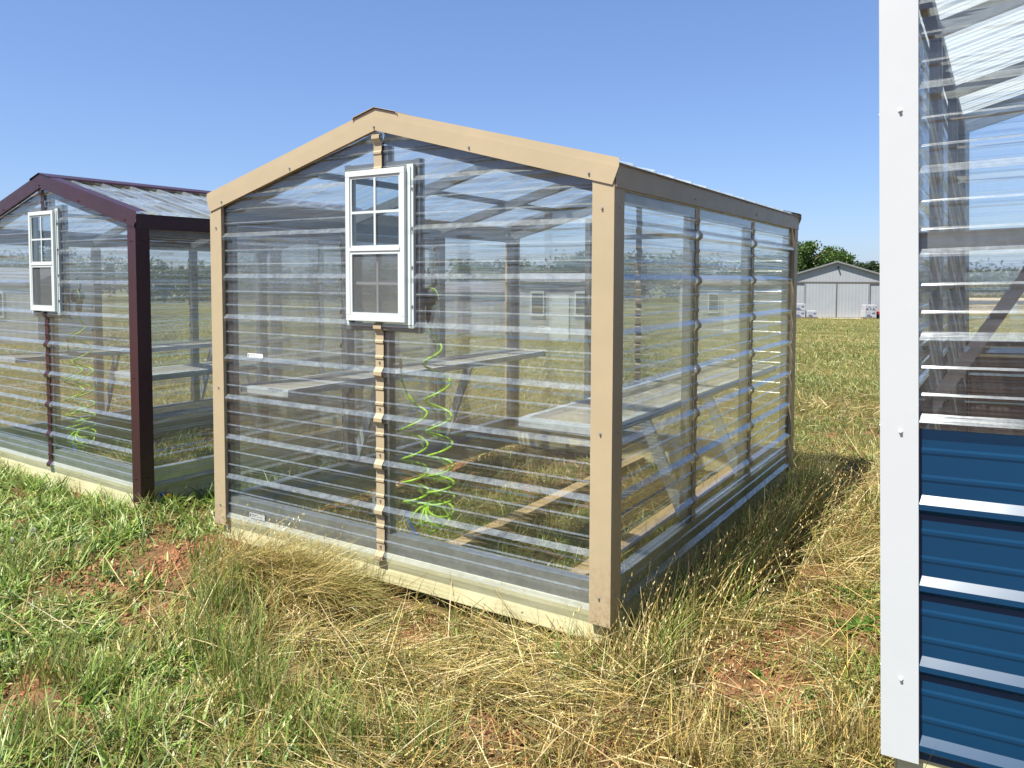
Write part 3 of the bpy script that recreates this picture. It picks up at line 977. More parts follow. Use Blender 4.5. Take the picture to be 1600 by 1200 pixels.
def coiled_hose(label):
    """built round the nozzle, hanging beside the window buck; local x = along the wall"""
    root = empty('coiled_hose')
    tag(root, label, 'hose', 'green coiled hoses')
    # axis of the coil: down on the right, round a tight bend, up on the left
    ax, pitch, rad = [], [], []
    top = Vector((.02, .0, -.20))
    n1 = 60
    for i in range(n1):
        t = i / (n1 - 1)
        ax.append(Vector((.035 + .035 * t, 0, -.20 - .80 * t)))
    c = Vector((-.01, 0, -1.00)); r = .08
    for i in range(1, 30):
        a = PI * i / 30
        ax.append(c + Vector((r * math.cos(a), 0, -r * 1.1 * math.sin(a))))
    for i in range(45):
        t = i / 44
        ax.append(Vector((-.09 - .010 * t, 0, -1.00 + .48 * t)))
    # arc length
    S = [0]
    for p, q in zip(ax, ax[1:]): S.append(S[-1] + (q - p).length)
    tot = S[-1]
    pts = []
    ph = 0.0
    M_ = 1500
    lastT = None
    j = 0
    for i in range(M_):
        s = tot * i / (M_ - 1)
        while j < len(S) - 2 and S[j + 1] < s: j += 1
        f = (s - S[j]) / (S[j + 1] - S[j] + 1e-9)
        p = ax[j].lerp(ax[j + 1], f); T = (ax[j + 1] - ax[j]).normalized()
        # spacing between turns: wide at the top of each leg, tight at the bend
        u = s / tot
        d = min(abs(u - .56) / .44, 1)
        sp = .036 + .15 * d ** .9
        ph += 2 * PI * (tot / (M_ - 1)) / sp
        n_ = Vector((0, 1, 0)); b_ = T.cross(n_)
        rr = .062 * min(1, (s + .01) / .10) * min(1, (tot - s + .01) / .06)
        pts.append(p + n_ * (rr * math.cos(ph)) + b_ * (rr * math.sin(ph)))
    lead = [Vector((0, .0, -.125)), Vector((.004, .0, -.15)), Vector((.012, .0, -.18))]
    tail0 = pts[-1]
    tail = [tail0 + Vector((-.02, 0, .02)), tail0 + Vector((-.05, 0, .05)), tail0 + Vector((-.075, 0, .10)), tail0 + Vector((-.083, 0, .17))]
    m = MB(); m.tube(lead + pts + tail, .0060, 7); m.build('tube', M['lime'], root, smooth=True)
    e = tail[-1]
    MB().tube([e, e + Vector((0, 0, .015)), e + Vector((0, 0, .016)), e + Vector((0, 0, .04))], .008, 8, radii=[.010, .010, .007, .007]).build('end_fitting', M['brass'], root, smooth=False)
    # nozzle: grip, round head facing out, lime ring, curved trigger loop
    m = MB()
    m.tube([(0, 0, -.13), (-.002, 0, -.10), (.002, 0, -.06), (.012, 0, -.02), (.016, 0, .02)], .016, 10, radii=[.014, .022, .024, .026, .022])
    m.tube([(.030, .02, 0), (.030, -.02, 0), (.030, -.045, 0), (.030, -.052, 0)], .035, 20, radii=[.026, .042, .047, .045])
    nz = m.build('nozzle', M['black'], root, smooth=True)
    ring = [Vector((.030 + .047 * math.cos(a), -.034, .047 * math.sin(a))) for a in np.linspace(0, 2 * PI, 25)]
    MB().tube(ring, .003, 6).build('lime_ring', M['lime'], nz, smooth=True)
    MB().tube([(.012, 0, .03), (.018, -.004, .05), (.034, -.004, .055), (.040, -.004, .075), (.038, -.004, .10), (.022, -.004, .112), (-.004, -.004, .108), (-.008, -.004, .14)], .0065, 8).build('trigger', M['black'], nz, smooth=True)
    return root


h1 = coiled_hose('bright green coiled hose hanging from a black nozzle beside the window of the tan shed')
h1.location = loc_in(MAIN, 1.466, .105, 1.405); h1.rotation_euler = (0, 0, MAIN['rz'])
h2 = copy_tree(h1)
h2['label'] = 'green coiled hose hanging inside the maroon trimmed shed'
h2.location = loc_in(MAR, 1.465, .12, 1.40); h2.rotation_euler = (0, 0, MAR['rz'])
for P_, lab in ((MAIN, 'short blue tube lying by the coil in the tan shed'), (MAR, 'short blue tube under the coil in the maroon trimmed shed')):
    pts = [loc_in(P_, x, y, z) for (x, y, z) in ((1.31, .10, .34), (1.325, .11, .28), (1.36, .12, .22), (1.41, .13, .17), (1.47, .15, .15), (1.55, .2, .06), (1.7, .3, .02))]
    o = MB(); o.tube(pts, .0065, 7)
    tag(o.build('blue_tube', M['blue_tube'], smooth=True), lab, 'tube', 'blue tubes in the sheds')
cpl = empty('hose_coupling', loc_in(MAR, W0 + .03, .14, .055), MAR['rz'])
tag(cpl, 'small brass hose coupling with blue collar at the foot of the maroon corner', 'hose coupling')
MB().tube([(0, 0, 0), (.035, 0, 0), (.036, 0, 0), (.06, 0, 0)], .014, 10, radii=[.012, .012, .016, .016]).build('brass_nut', M['brass'], cpl)
MB().tube([(-.03, 0, 0), (0, 0, 0)], .015, 10).build('blue_collar', M['blue_tube'], cpl)


# ------------------------------------------------------------------ background: barn, pallets, trees, far sheds
def ribbed(name, col, axis, scale, rough=.45, dark=.72):
    m, nt, out = nodes(name)
    p = N(nt, 'ShaderNodeBsdfPrincipled')
    tc = N(nt, 'ShaderNodeTexCoord'); sep = N(nt, 'ShaderNodeSeparateXYZ'); nt.links.new(tc.outputs['Object'], sep.inputs[0])
    mu = N(nt, 'ShaderNodeMath', operation='MULTIPLY'); mu.inputs[1].default_value = scale; nt.links.new(sep.outputs[axis], mu.inputs[0])
    fr = N(nt, 'ShaderNodeMath', operation='PINGPONG'); fr.inputs[1].default_value = .5; nt.links.new(mu.outputs[0], fr.inputs[0])
    nt.links.new(ramp(nt, noise(nt, .8, detail=6), [(.3, tuple(c * .9 for c in col)), (.7, col)]), p.inputs['Base Color'])
    nt.links.new(bump(nt, fr.outputs[0], .9, .03), p.inputs['Normal'])
    p.inputs['Roughness'].default_value = rough
    nt.links.new(p.outputs[0], out.inputs[0])
    return m


M['barn'] = ribbed('barn_steel', (.31, .325, .345), 0, 3.2)
M['barn_roof'] = painted('barn_roof_steel', (.19, .19, .20), .5)
M['barn_track'] = painted('barn_door_track', (.10, .09, .08), .6)
M['pale_wall'] = painted('pale_siding', (.34, .36, .36), .6)
M['dark_glass'] = painted('dark_glass', (.05, .06, .07), .15)
M['tan_wall'] = painted('tan_siding', (.62, .50, .34), .6)

YB = 80.0
barn = empty('metal_barn', (33.35, YB, -2.48), -math.radians(20))
tag(barn, 'large pale grey metal barn with double sliding doors beyond the field', 'barn')
HW, EH, PH = 7.1, 3.50, 5.75
m = MB()
wall = [(-HW, 0), (HW, 0), (HW, EH), (0, PH), (-HW, EH)]
m.prism(wall, 'y', 0, .15); m.box(-HW, -HW + .15, .15, 20, 0, EH); m.box(HW - .15, HW, .15, 20, 0, EH)
m.build('wall', M['barn'], barn)
m = MB()
for s in (-1, 1):
    q = [(0, PH + .02), (s * (HW + .35), EH - .10), (s * (HW + .35), EH + .06), (0, PH + .18)]
    if s < 0: q.reverse()
    m.prism(q, 'y', -.35, 20.3)
m.build('roof', M['barn_roof'], barn)
MB().box(-HW, HW, -.12, -.02, 3.62, 3.78).build('door_track', M['barn_track'], barn)
for x0 in (-2.98, .03):
    d = MB().box(x0, x0 + 2.95, -.10, -.02, .12, 3.60).build('sliding_door', M['barn'], barn)
    MB().box(x0 - .02 if x0 > 0 else x0 + 2.93, x0 + .02 if x0 > 0 else x0 + 2.97, -.13, -.101, .12, 3.60).build('door_edge', M['barn_track'], d)
MB().box(-3.12, -3.0, -.14, -.02, 0, 3.60).build('door_jamb', M['barn_roof'], barn)
MB().box(3.0, 3.12, -.14, -.02, 0, 3.60).build('door_jamb', M['barn_roof'], barn)
MB().box(-3.3, 3.3, -.9, -.16, -.05, .08).build('door_apron', M['tan_wall'], barn)
MB().prism([(-.10, -.02), (-.42, -.10), (-.42, -.22), (-.10, -.30)], 'x', -.06, .06).build('yard_lamp', M['black'], barn).location = (.1, .05, PH - .35)

M['wrap'] = painted('white_wrapped_pack', (.42, .42, .45), .5, wear=.25, scale=2.5)
M['pack_dark'] = painted('pack_printing', (.14, .15, .26), .5, wear=.4)
M['pallet'] = wood('pallet_wood', (.38, .28, .17), (.22, .16, .09), knots=False)


def pallet(px, py, label):
    g = at(px, py, YB - 1.6)
    z = float(zf(g.x, g.y))
    root = empty('pallet', (g.x, g.y, z)); tag(root, label, 'pallet', 'pallets in front of the barn')
    for k in range(5):
        MB().box(-.6 + k * .26, -.44 + k * .26, -.5, .5, .11, .14).build('deck_board', M['pallet'], root)
    for yy in (-.48, 0, .42):
        MB().box(-.6, .6, yy, yy + .06, 0, .108).build('runner', M['pallet'], root)
    return (g.x, g.y, z)


def pack(p, dx, z, w, h, label):
    root = empty('wrapped_pack', (p[0] + dx, p[1], p[2] + z)); tag(root, label, 'pack', 'white wrapped packs on the pallets')
    b = MB().box(-w / 2, w / 2, -.45, .45, 0, h).build('bale', M['wrap'], root, bevel=.04)
    for i, (fx, fz, fw, fh) in enumerate(((-.32, .15, .28, .28), (.12, .5, .25, .2), (-.05, .1, .15, .15))):
        MB().box(fx * w, (fx + fw) * w, -.462, -.452, fz * h, (fz + fh) * h).build('printed_band', M['pack_dark'], b)


p1 = pallet(1247, 497, 'wooden pallet under the two tier pack stack by the tan shed corner')
pack(p1, 0, .145, 1.15, .68, 'lower white wrapped pack of the stack beside the tan shed corner')
pack(p1, 0, .83, 1.15, .68, 'upper white wrapped pack of the stack beside the tan shed corner')
p2 = pallet(1266, 497, 'wooden pallet carrying one low pack left of the barn doors')
pack(p2, 0, .145, 1.05, .66, 'single low white pack with plants in front, left of the barn doors')
p3 = pallet(1357, 497, 'wooden pallet under the stack near the right barn door')
pack(p3, 0, .145, 1.2, .72, 'dark printed lower pack of the stack near the right barn door')
pack(p3, -.28, .87, .55, .55, 'left white bag on top of the stack near the right barn door')
pack(p3, .36, .87, .50, .55, 'right white bag on top of the stack near the right barn door')

# red cart at the right edge of the barn view
g = at(1379, 497, YB - 1.5)
cart = empty('garden_cart', (g.x, g.y, float(zf(g.x, g.y)))); tag(cart, 'small red garden cart with black wheels beside the white post', 'cart')
M['red'] = painted('red_paint', (.45, .02, .03), .4)
m = MB(); m.prism([(-.75, .38), (.75, .38), (.85, .75), (.2, .80), (-.85, .72)], 'y', -.35, .35); m.build('body', M['red'], cart, bevel=.03)
for x in (-.5, .5):
    for y in (-.42, .36):
        MB().tube([(x, y, .24), (x, y + .06, .24)], .24, 16).build('wheel', M['black'], cart)
MB().tube([(-.75, 0, .5), (-1.1, 0, .95), (-1.25, 0, 1.0)], .025, 6).build('handle', M['black'], cart)


# trees ----------------------------------------------------------------
def np_mesh(name, v, quads, tris, col, mats, parent=None):
    """quads (n,4), tris (m,3) index arrays, col per vertex"""
    me = bpy.data.meshes.new(name)
    me.vertices.add(len(v)); me.vertices.foreach_set('co', np.ascontiguousarray(v, np.float32).ravel())
    nq, ntr = len(quads), len(tris)
    li = np.concatenate([quads.ravel(), tris.ravel()]).astype(np.int32)
    me.loops.add(len(li)); me.loops.foreach_set('vertex_index', li)
    me.polygons.add(nq + ntr)
    ls = np.concatenate([np.arange(nq) * 4, nq * 4 + np.arange(ntr) * 3]).astype(np.int32)
    me.polygons.foreach_set('loop_start', ls)
    me.update(calc_edges=True)
    ca_ = me.color_attributes.new('tint', 'FLOAT_COLOR', 'POINT')
    c4 = np.concatenate([col, np.ones((len(col), 1))], 1).astype(np.float32)
    ca_.data.foreach_set('color', c4.ravel())
    for mm in mats: me.materials.append(mm)
    o = bpy.data.objects.new(name, me); COL.objects.link(o)
    if parent is not None: o.parent = parent
    return o


M['leaf'] = leaf_mat('tree_leaves', .3, .04)
M['grass'] = leaf_mat('grass_blades', .35, .05)
M['bark'] = wood('bark', (.16, .12, .09), (.08, .06, .045), knots=False)


def leaf_cloud(n_cl, per, centers, radii, size, c0, c1, seed):
    r = np.random.default_rng(seed)
    k = r.integers(0, len(centers), n_cl)
    d = r.normal(size=(n_cl, 3)); d /= np.linalg.norm(d, axis=1)[:, None]
    rad = radii[k] * (.55 + .5 * r.random(n_cl)) 
    cl = centers[k] + d * rad[:, None] * np.array([1, 1, .8])
    cc = np.repeat(cl, per, 0) + r.normal(size=(n_cl * per, 3)) * size * 2.0
    n = len(cc)
    a = r.normal(size=(n, 3)); a /= np.linalg.norm(a, axis=1)[:, None]
    b = np.cross(a, r.normal(size=(n, 3))); b /= np.linalg.norm(b, axis=1)[:, None]
    s = size * (.6 + .8 * r.random(n))[:, None]
    v = np.stack([cc - a * s, cc + b * s * .6, cc + a * s, cc - b * s * .6], 1).reshape(-1, 3)
    q = np.arange(n * 4).reshape(-1, 4)
    t = np.repeat(r.random(n_cl), per)[:, None] * .7 + r.random((n, 1)) * .3
    col = np.repeat(np.array(c0) * (1 - t) + np.array(c1) * t, 4, 0)
    return v, q, col


def tree(px, base_py, top_py, wpx, Y, label, seed, c0=(.030, .065, .012), c1=(.085, .15, .028), name='broadleaf_tree', dens=1.0):
    r = np.random.default_rng(seed)
    b = at(px, base_py, Y); t = at(px, top_py, Y)
    z0 = float(zf(b.x, Y)); H = t.z - z0; Wd = wpx / F_PX * Y
    root = empty(name, (b.x, Y, z0)); tag(root, label, 'tree', 'trees beyond the field')
    m = MB()
    m.tube([(0, 0, -.2), (.05, 0, H * .2), (-.1, .1, H * .45), (.1, 0, H * .75)], .3, 8, radii=[H * .035, H * .028, H * .02, H * .008])
    for k in range(6):
        a = k * 1.1 + r.random(); h0 = H * (.25 + .08 * k)
        m.tube([(0, 0, h0), (math.cos(a) * Wd * .18, math.sin(a) * Wd * .18, h0 + H * .12), (math.cos(a) * Wd * .33, math.sin(a) * Wd * .33, h0 + H * .2)], .1, 6, radii=[H * .014, H * .009, H * .004])
    m.build('trunk', M['bark'], root, smooth=True)
    nC = 26
    cen = []; rad = []
    for k in range(nC):
        h = r.uniform(.30, .92); env = math.sin(PI * min(1, (h - .12) / .95)) ** .6
        a = r.uniform(0, 2 * PI); q = math.sqrt(r.random()) * .36 * env
        cen.append((math.cos(a) * q * Wd, math.sin(a) * q * Wd, h * H)); rad.append(Wd * r.uniform(.09, .17))
    v, q, col = leaf_cloud(int(1500 * dens), 8, np.array(cen), np.array(rad), H * .016, c0, c1, seed + 1)
    v[:, 2] = np.minimum(v[:, 2], H)
    o = np_mesh('crown', v, q, np.zeros((0, 3), int), col, [M['leaf']], root)
    return root


tree(1256, 470, 376, 100, 108, 'tall leafy tree rising behind the left end of the barn', 31)
tree(1296, 470, 384, 70, 112, 'bright green tree behind the left slope of the barn roof', 32, c1=(.12, .20, .03))
tree(1318, 470, 392, 62, 106, 'airy tree just behind the peak of the barn', 33, dens=.7)
tree(1352, 470, 408, 60, 118, 'dark tree behind the right slope of the barn roof', 34, c0=(.018, .038, .012), c1=(.040, .068, .02))
tree(1385, 470, 406, 70, 116, 'dark tree beside the white corner post', 35, c0=(.018, .038, .012), c1=(.040, .068, .02))
tree(1190, 470, 398, 110, 110, 'wide tree seen through the right wall of the tan shed', 36)
tree(905, 470, 392, 120, 105, 'tree seen through the tan shed, behind the white cabin', 37)
tree(820, 475, 415, 90, 112, 'low tree seen through the tan shed, left of the cabin tree', 38)
tree(735, 475, 404, 110, 108, 'tree seen through the tan shed, right of its window', 39)


def treeline():
    r = np.random.default_rng(5)
    cen, rad = [], []
    for i in range(420):
        a = r.uniform(-1.25, 1.35)
        D = r.uniform(135, 165)
        x, y = math.sin(a) * D, math.cos(a) * D
        h = r.uniform(1.5, 4.8) + 1.2 * math.sin(a * 9)
        cen.append((x, y, -2.6 + h)); rad.append(r.uniform(2.5, 4.2))
    v, q, col = leaf_cloud(42000, 5, np.array(cen), np.array(rad), .34, (.028, .05, .016), (.075, .11, .035), 6)
    o = np_mesh('distant_woods', v, q, np.zeros((0, 3), int), col, [M['leaf']])
    tag(o, 'low band of distant woods along the far edge of the field', 'woods', kind='stuff')


treeline()


def cabin(pxl, pxr, base_py, eave_py, Y, depth, label, mat, windows, roofmat, door=None, roofh=.5):
    a = at(pxl, base_py, Y); b = at(pxr, base_py, Y); e = at(pxl, eave_py, Y)
    z0 = float(zf(a.x, Y)); w = b.x - a.x; h = max(1.2, e.z - z0)
    root = empty('cabin', (a.x, Y, z0)); tag(root, label, 'cabin', 'cabins across the field')
    MB().box(0, w, 0, depth, -.2, h).build('wall', mat, root)
    m = MB(); m.prism([(-.15, h), (depth / 2, h + roofh), (depth + .15, h), (depth + .15, h + .08), (depth / 2, h + roofh + .08), (-.15, h + .08)], 'x', -.15, w + .15)
    m.build('roof', roofmat, root)
    for fx in windows:
        f = MB(); x = fx * w; f.box(x - .3, x + .3, -.06, -.002, h * .42, h * .85); wv = f.build('window', M['vinyl'], root)
        MB().box(x - .24, x + .24, -.08, -.062, h * .47, h * .81).build('pane', M['dark_glass'], wv)
    if door: MB().box(door * w - .42, door * w + .42, -.05, -.002, 0, min(2, h * .85)).build('door', M['vinyl'], root)
    return root


cabin(812, 935, 512, 441, 34, 4, 'pale cabin with white windows seen through the tan shed', M['pale_wall'], (.22, .78), M['barn_roof'], .5, roofh=.35)
cabin(690, 792, 508, 458, 40, 4, 'grey cabin seen through the middle of the tan shed', M['barn'], (), M['barn_roof'])
cabin(1085, 1200, 506, 446, 44, 4, 'white cabin seen through the right wall of the tan shed', M['pale_wall'], (.25, .75), M['barn_roof'], .5)
cabin(1500, 1720, 492, 470, 92, 6, 'long low tan building seen through the white trimmed shed', M['tan_wall'], (), M['tan_wall'], .38, roofh=.2)
cabin(-260, 60, 520, 440, 30, 4, 'long grey cabin seen through the left of the maroon trimmed shed', M['barn'], (.8,), M['barn_roof'])
# ------------------------------------------------------------------ grass
def inside(P, x, y, mx=0.0):
    a = P['rz']; dx = x - P['loc'][0]; dy = y - P['loc'][1]
    lx = dx * math.cos(a) + dy * math.sin(a); ly = -dx * math.sin(a) + dy * math.cos(a)
    return lx, ly


def strips(pos, h, w, az, e0, droop, col, twist, lv=(0, .34, .68, 1.0), tip=1.25):
    """curved tapering blades. e0 start elevation (rad), droop total bend"""
    n = len(pos)
    P_ = [pos.copy()]
    hd = np.stack([np.cos(az), np.sin(az), np.zeros(n)], 1)
    cur = pos.copy()
    for a, b in zip(lv, lv[1:]):
        e = e0 - droop * (a + b) / 2
        sl_ = (h * (b - a))[:, None]
        cur = cur + hd * np.cos(e)[:, None] * sl_ + np.array([0, 0, 1.0]) * np.sin(e)[:, None] * sl_
        P_.append(cur.copy())
    g = zf(pos[:, 0], pos[:, 1])
    for p in P_[1:]: p[:, 2] = np.maximum(p[:, 2], g + .004)
    perp = np.stack([-np.sin(az), np.cos(az), np.zeros(n)], 1)
    wv = perp * np.cos(twist)[:, None] + (np.stack([np.sin(e0) * -np.cos(az), np.sin(e0) * -np.sin(az), np.cos(e0)], 1)) * np.sin(twist)[:, None]
    V = []
    prof = (1.0, .9, .62)
    for i in range(3):
        o = wv * (w * .5 * prof[i])[:, None]
        V += [P_[i] - o, P_[i] + o]
    V.append(P_[3])
    v = np.stack(V, 1)                                       # n,7,3
    b = np.arange(n) * 7
    q = np.concatenate([np.stack([b, b + 1, b + 3, b + 2], 1), np.stack([b + 2, b + 3, b + 5, b + 4], 1)])
    t = np.stack([b + 4, b + 5, b + 6], 1)
    c = np.repeat(col[:, None, :], 7, 1)
    c[:, 6] *= tip; c[:, 4:6] *= (1 + (tip - 1) * .6)
    return v.reshape(-1, 3), q, t, c.reshape(-1, 3), P_


def merge(parts):
    vs, qs, ts, cs = [], [], [], []; o = 0
    for (v, q, t, c) in parts:
        vs.append(v); qs.append(q + o); ts.append(t + o); cs.append(c); o += len(v)
    return np.concatenate(vs), np.concatenate(qs), np.concatenate(ts), np.concatenate(cs)


GREEN = np.array([(.20, .31, .045), (.27, .38, .07), (.11, .19, .032), (.33, .41, .11), (.22, .31, .09), (.07, .13, .022)])
OLIVE = np.array([(.28, .26, .075), (.17, .165, .045), (.36, .31, .10)])
STRAW = np.array([(.66, .49, .17), (.52, .36, .12), (.72, .57, .27), (.38, .25, .09), (.68, .54, .28), (.25, .17, .07)])


def pick(tab, n, j=.18):
    c = tab[rng.integers(0, len(tab), n)] * .95
    return np.clip(c * (1 + rng.normal(size=(n, 1)) * j), .01, .8)


SHEDS = ((MAIN, True), (MAR, True), (RT, False))
soil_spots = []
for (px, py, r_) in ((190, 850, .30), (270, 880, .34), (60, 850, .16), (350, 850, .14), (1180, 1060, .22), (1240, 1000, .12), (130, 925, .12), (640, 1010, .10), (360, 880, .16), (770, 1150, .15), (20, 1110, .18), (90, 905, .12), (240, 960, .10), (130, 1140, .13), (240, 890, .2), (310, 860, .2)):
    p = ground_at(px, py); soil_spots.append((p.x, p.y, r_))


def scatter(r0, r1, rho, extra=.10):
    a0, a1 = -.72 - extra, .66 + extra
    area = .5 * (a1 - a0) * (r1 * r1 - r0 * r0)
    n = int(area * rho)
    a = rng.uniform(a0, a1, n); r = np.sqrt(rng.uniform(r0 * r0, r1 * r1, n))
    return r * np.sin(a), r * np.cos(a)


def keep_mask(x, y, inside_keep):
    k = np.ones(len(x), bool)
    ins = np.zeros(len(x), bool)
    for P, through in SHEDS:
        lx, ly = inside(P, x, y)
        W, L = P['W'], P['L']
        box = (lx > -.03) & (lx < W + .03) & (ly > -.03) & (ly < L + .03)
        inn = (lx > .06) & (lx < W - .06) & (ly > .06) & (ly < L - .06)
        ins |= box & inn
        k &= ~(box & ~inn)
        if not through: k &= ~box
        k &= ~(inn & (rng.random(len(x)) > inside_keep))
    return k, ins


def soil(x, y):
    s = np.zeros(len(x))
    for (sx, sy, r_) in soil_spots:
        d = np.hypot((x - sx) * 1.0, (y - sy) * .8) / r_
        d = d + (vnoise(x, y, 9, 8) - .5) * .9
        s = np.maximum(s, np.clip(1.6 - d, 0, 1))
    return s


parts_g, parts_s = [], []
rings = ((1.7, 3.6, 9000, 1.25), (3.6, 6.0, 6500, 1.3), (6.0, 10, 3400, 1.5), (10, 20, 1000, 2.2), (20, 42, 210, 3.6), (42, 86, 40, 6.5))
for (r0, r1, rho, wsc) in rings:
    x, y = scatter(r0, r1, rho)
    k, ins = keep_mask(x, y, 1.0)
    s = soil(x, y)
    k &= rng.random(len(x)) > s * .90
    clump = vnoise(x, y, 7, 1) * .55 + vnoise(x, y, 19, 2) * .45
    k &= rng.random(len(x)) < np.clip((clump - .30) * 3.2, .10, 1)
    x, y, ins, clump = x[k], y[k], ins[k], clump[k]
    n = len(x)
    ratio = x / y
    # share of green: green weeds to the left, straw to the right, patches everywhere
    gshare = np.clip((-.14 - ratio) / .22, 0, 1) * .70 + .27 + (vnoise(x, y, 1.3, 5) - .5) * .75
    gshare = np.where(y > 7, .50 + (vnoise(x, y, .45, 6) - .5) * 1.0, gshare)
    fh = np.where(y > 7, .62, 1.0)
    gshare = np.where(ins, .58 + (vnoise(x, y, 2.0, 9) - .5) * .8, gshare)
    isg = rng.random(n) < gshare
    z = zf(x, y)
    pos = np.stack([x, y, z], 1)
    # green blades
    g = np.where(isg)[0]; m_ = len(g)
    tall = np.clip(vnoise(x[g], y[g], 2.2, 12) * 1.5 - .35, 0, 1)
    h = fh[g] * (.04 + .13 * rng.random(m_) * (.35 + tall)) * np.where(ins[g], .8, 1) * min(1.6, wsc ** .35)
    w = (.0030 + .0042 * rng.random(m_) ** 2) * wsc * np.where((ratio[g] < -.18) & (rng.random(m_) < .35), 1.9, 1.0)
    far_ = y[g] > 7
    col = np.where((rng.random(m_) < np.where(far_, .5, .28))[:, None], pick(OLIVE, m_), pick(GREEN, m_)) * np.where(far_, .78, 1.0)[:, None]
    az = rng.uniform(0, 2 * PI, m_)
    v, q, t, c, _ = strips(pos[g], h, w, az, rng.uniform(.75, 1.5, m_), rng.uniform(.1, 1.6, m_), col, rng.uniform(-.6, .6, m_))
    parts_g.append((v, q, t, c))
    # straw: long, thin, nearly flat, combed by patches
    d = np.where(~isg)[0]; m_ = len(d)
    flow = vnoise(x[d], y[d], 1.1, 15) * 2 * PI * 1.4
    az = np.where(rng.random(m_) < .55, flow + rng.normal(size=m_) * .45, rng.uniform(0, 2 * PI, m_))
    h = fh[d] * (.08 + .26 * rng.random(m_) ** 1.6) * np.where(ins[d], .6, 1) * min(1.3, wsc ** .25)
    w = (.0018 + .0020 * rng.random(m_)) * wsc
    e0 = np.abs(rng.normal(size=m_)) * .32 + .04
    up = rng.random(m_) < (.10 + .25 * (y[d] > 7))
    e0 = np.where(up, rng.uniform(.6, 1.4, m_), e0)
    pz = pos[d].copy(); pz[:, 2] += rng.random(m_) ** 2 * .045
    br = np.where((rng.random(m_) < np.where(y[d] > 7, .70, .42))[:, None], pick(OLIVE, m_), pick(STRAW, m_))
    v, q, t, c, _ = strips(pz, h, w, az, e0, rng.uniform(-.1, .8, m_), br, rng.uniform(-1.2, 1.2, m_), tip=1.05)
    parts_s.append((v, q, t, c))


def clump_blades(cx_, cy_, n, rad, h0, h1, e0, e1, az0, spread, tab, w0, w1, dr=(0, .8), dest=None, zup=0.0):
    a = rng.uniform(0, 2 * PI, n); r = rad * np.sqrt(rng.random(n))
    x = cx_ + r * np.cos(a); y = cy_ + r * np.sin(a)
    pos = np.stack([x, y, zf(x, y) + rng.random(n) * zup], 1)
    az = az0 + rng.normal(size=n) * spread if az0 is not None else rng.uniform(0, 2 * PI, n)
    v, q, t, c, P_ = strips(pos, rng.uniform(h0, h1, n), rng.uniform(w0, w1, n), az, rng.uniform(e0, e1, n), rng.uniform(dr[0], dr[1], n), pick(tab, n), rng.uniform(-.8, .8, n))
    dest.append((v, q, t, c))


# tall dry and green clumps along the right wall of the tan shed
for i in range(46):
    t_ = i / 45
    p = loc_in(MAIN, W0 + .10 + .20 * random.random(), -.12 + 3.4 * t_, 0)
    clump_blades(p.x, p.y, 58, .10, .12, .44, .35, 1.5, random.uniform(-1.9, 1.6), 1.0, (STRAW, OLIVE, GREEN)[i * 7 % 3], .0025, .0044, dr=(-.2, 1.1), dest=parts_s)
    clump_blades(p.x, p.y, 42, .12, .12, .30, .7, 1.4, None, 1, GREEN if i % 2 else OLIVE, .003, .006, dest=parts_g)
# flattened mound against the front board
for i in range(26):
    t_ = i / 25
    p = loc_in(MAIN, .42 + .72 * t_, -.20 - .16 * random.random(), 0)
    clump_blades(p.x, p.y, 170, .12, .24, .48, .45, 1.15, -.35, .45, OLIVE if i % 3 else STRAW, .0022, .0038, dr=(.5, 1.6), dest=parts_s, zup=.06)
for i in range(16):
    p = loc_in(MAIN, 1.15 + 1.25 * i / 15, -.48 - .14 * random.random(), 0)
    clump_blades(p.x, p.y, 80, .12, .16, .36, .2, .8, -.3, .5, OLIVE if i % 2 else STRAW, .0022, .0038, dr=(.3, 1.2), dest=parts_s, zup=.04)
# long loose straws lying over everything, and broken bits of thatch
for (n_, h0, h1, w0, w1, e_) in ((2600, .22, .50, .0026, .0042, .22), (16000, .02, .07, .0030, .0065, .30)):
    x_, y_ = scatter(1.9, 6.2, n_ / 24)
    k_, i_ = keep_mask(x_, y_, .3); k_ &= (x_ / y_ > -.30) | (rng.random(len(x_)) < .35)
    if h0 > .1: k_ &= rng.random(len(x_)) > soil(x_, y_) * .75
    x_, y_ = x_[k_], y_[k_]; m_ = len(x_)
    pz = np.stack([x_, y_, zf(x_, y_) + rng.random(m_) * (.07 if h0 > .1 else .012)], 1)
    v, q, t, c, _ = strips(pz, rng.uniform(h0, h1, m_), rng.uniform(w0, w1, m_), rng.uniform(0, 2 * PI, m_), rng.normal(size=m_) * e_ + (.25 if h0 > .1 else .05), rng.uniform(-.3, .9, m_), pick(STRAW, m_), rng.uniform(-1.2, 1.2, m_), tip=1.0)
    parts_s.append((v, q, t, c))
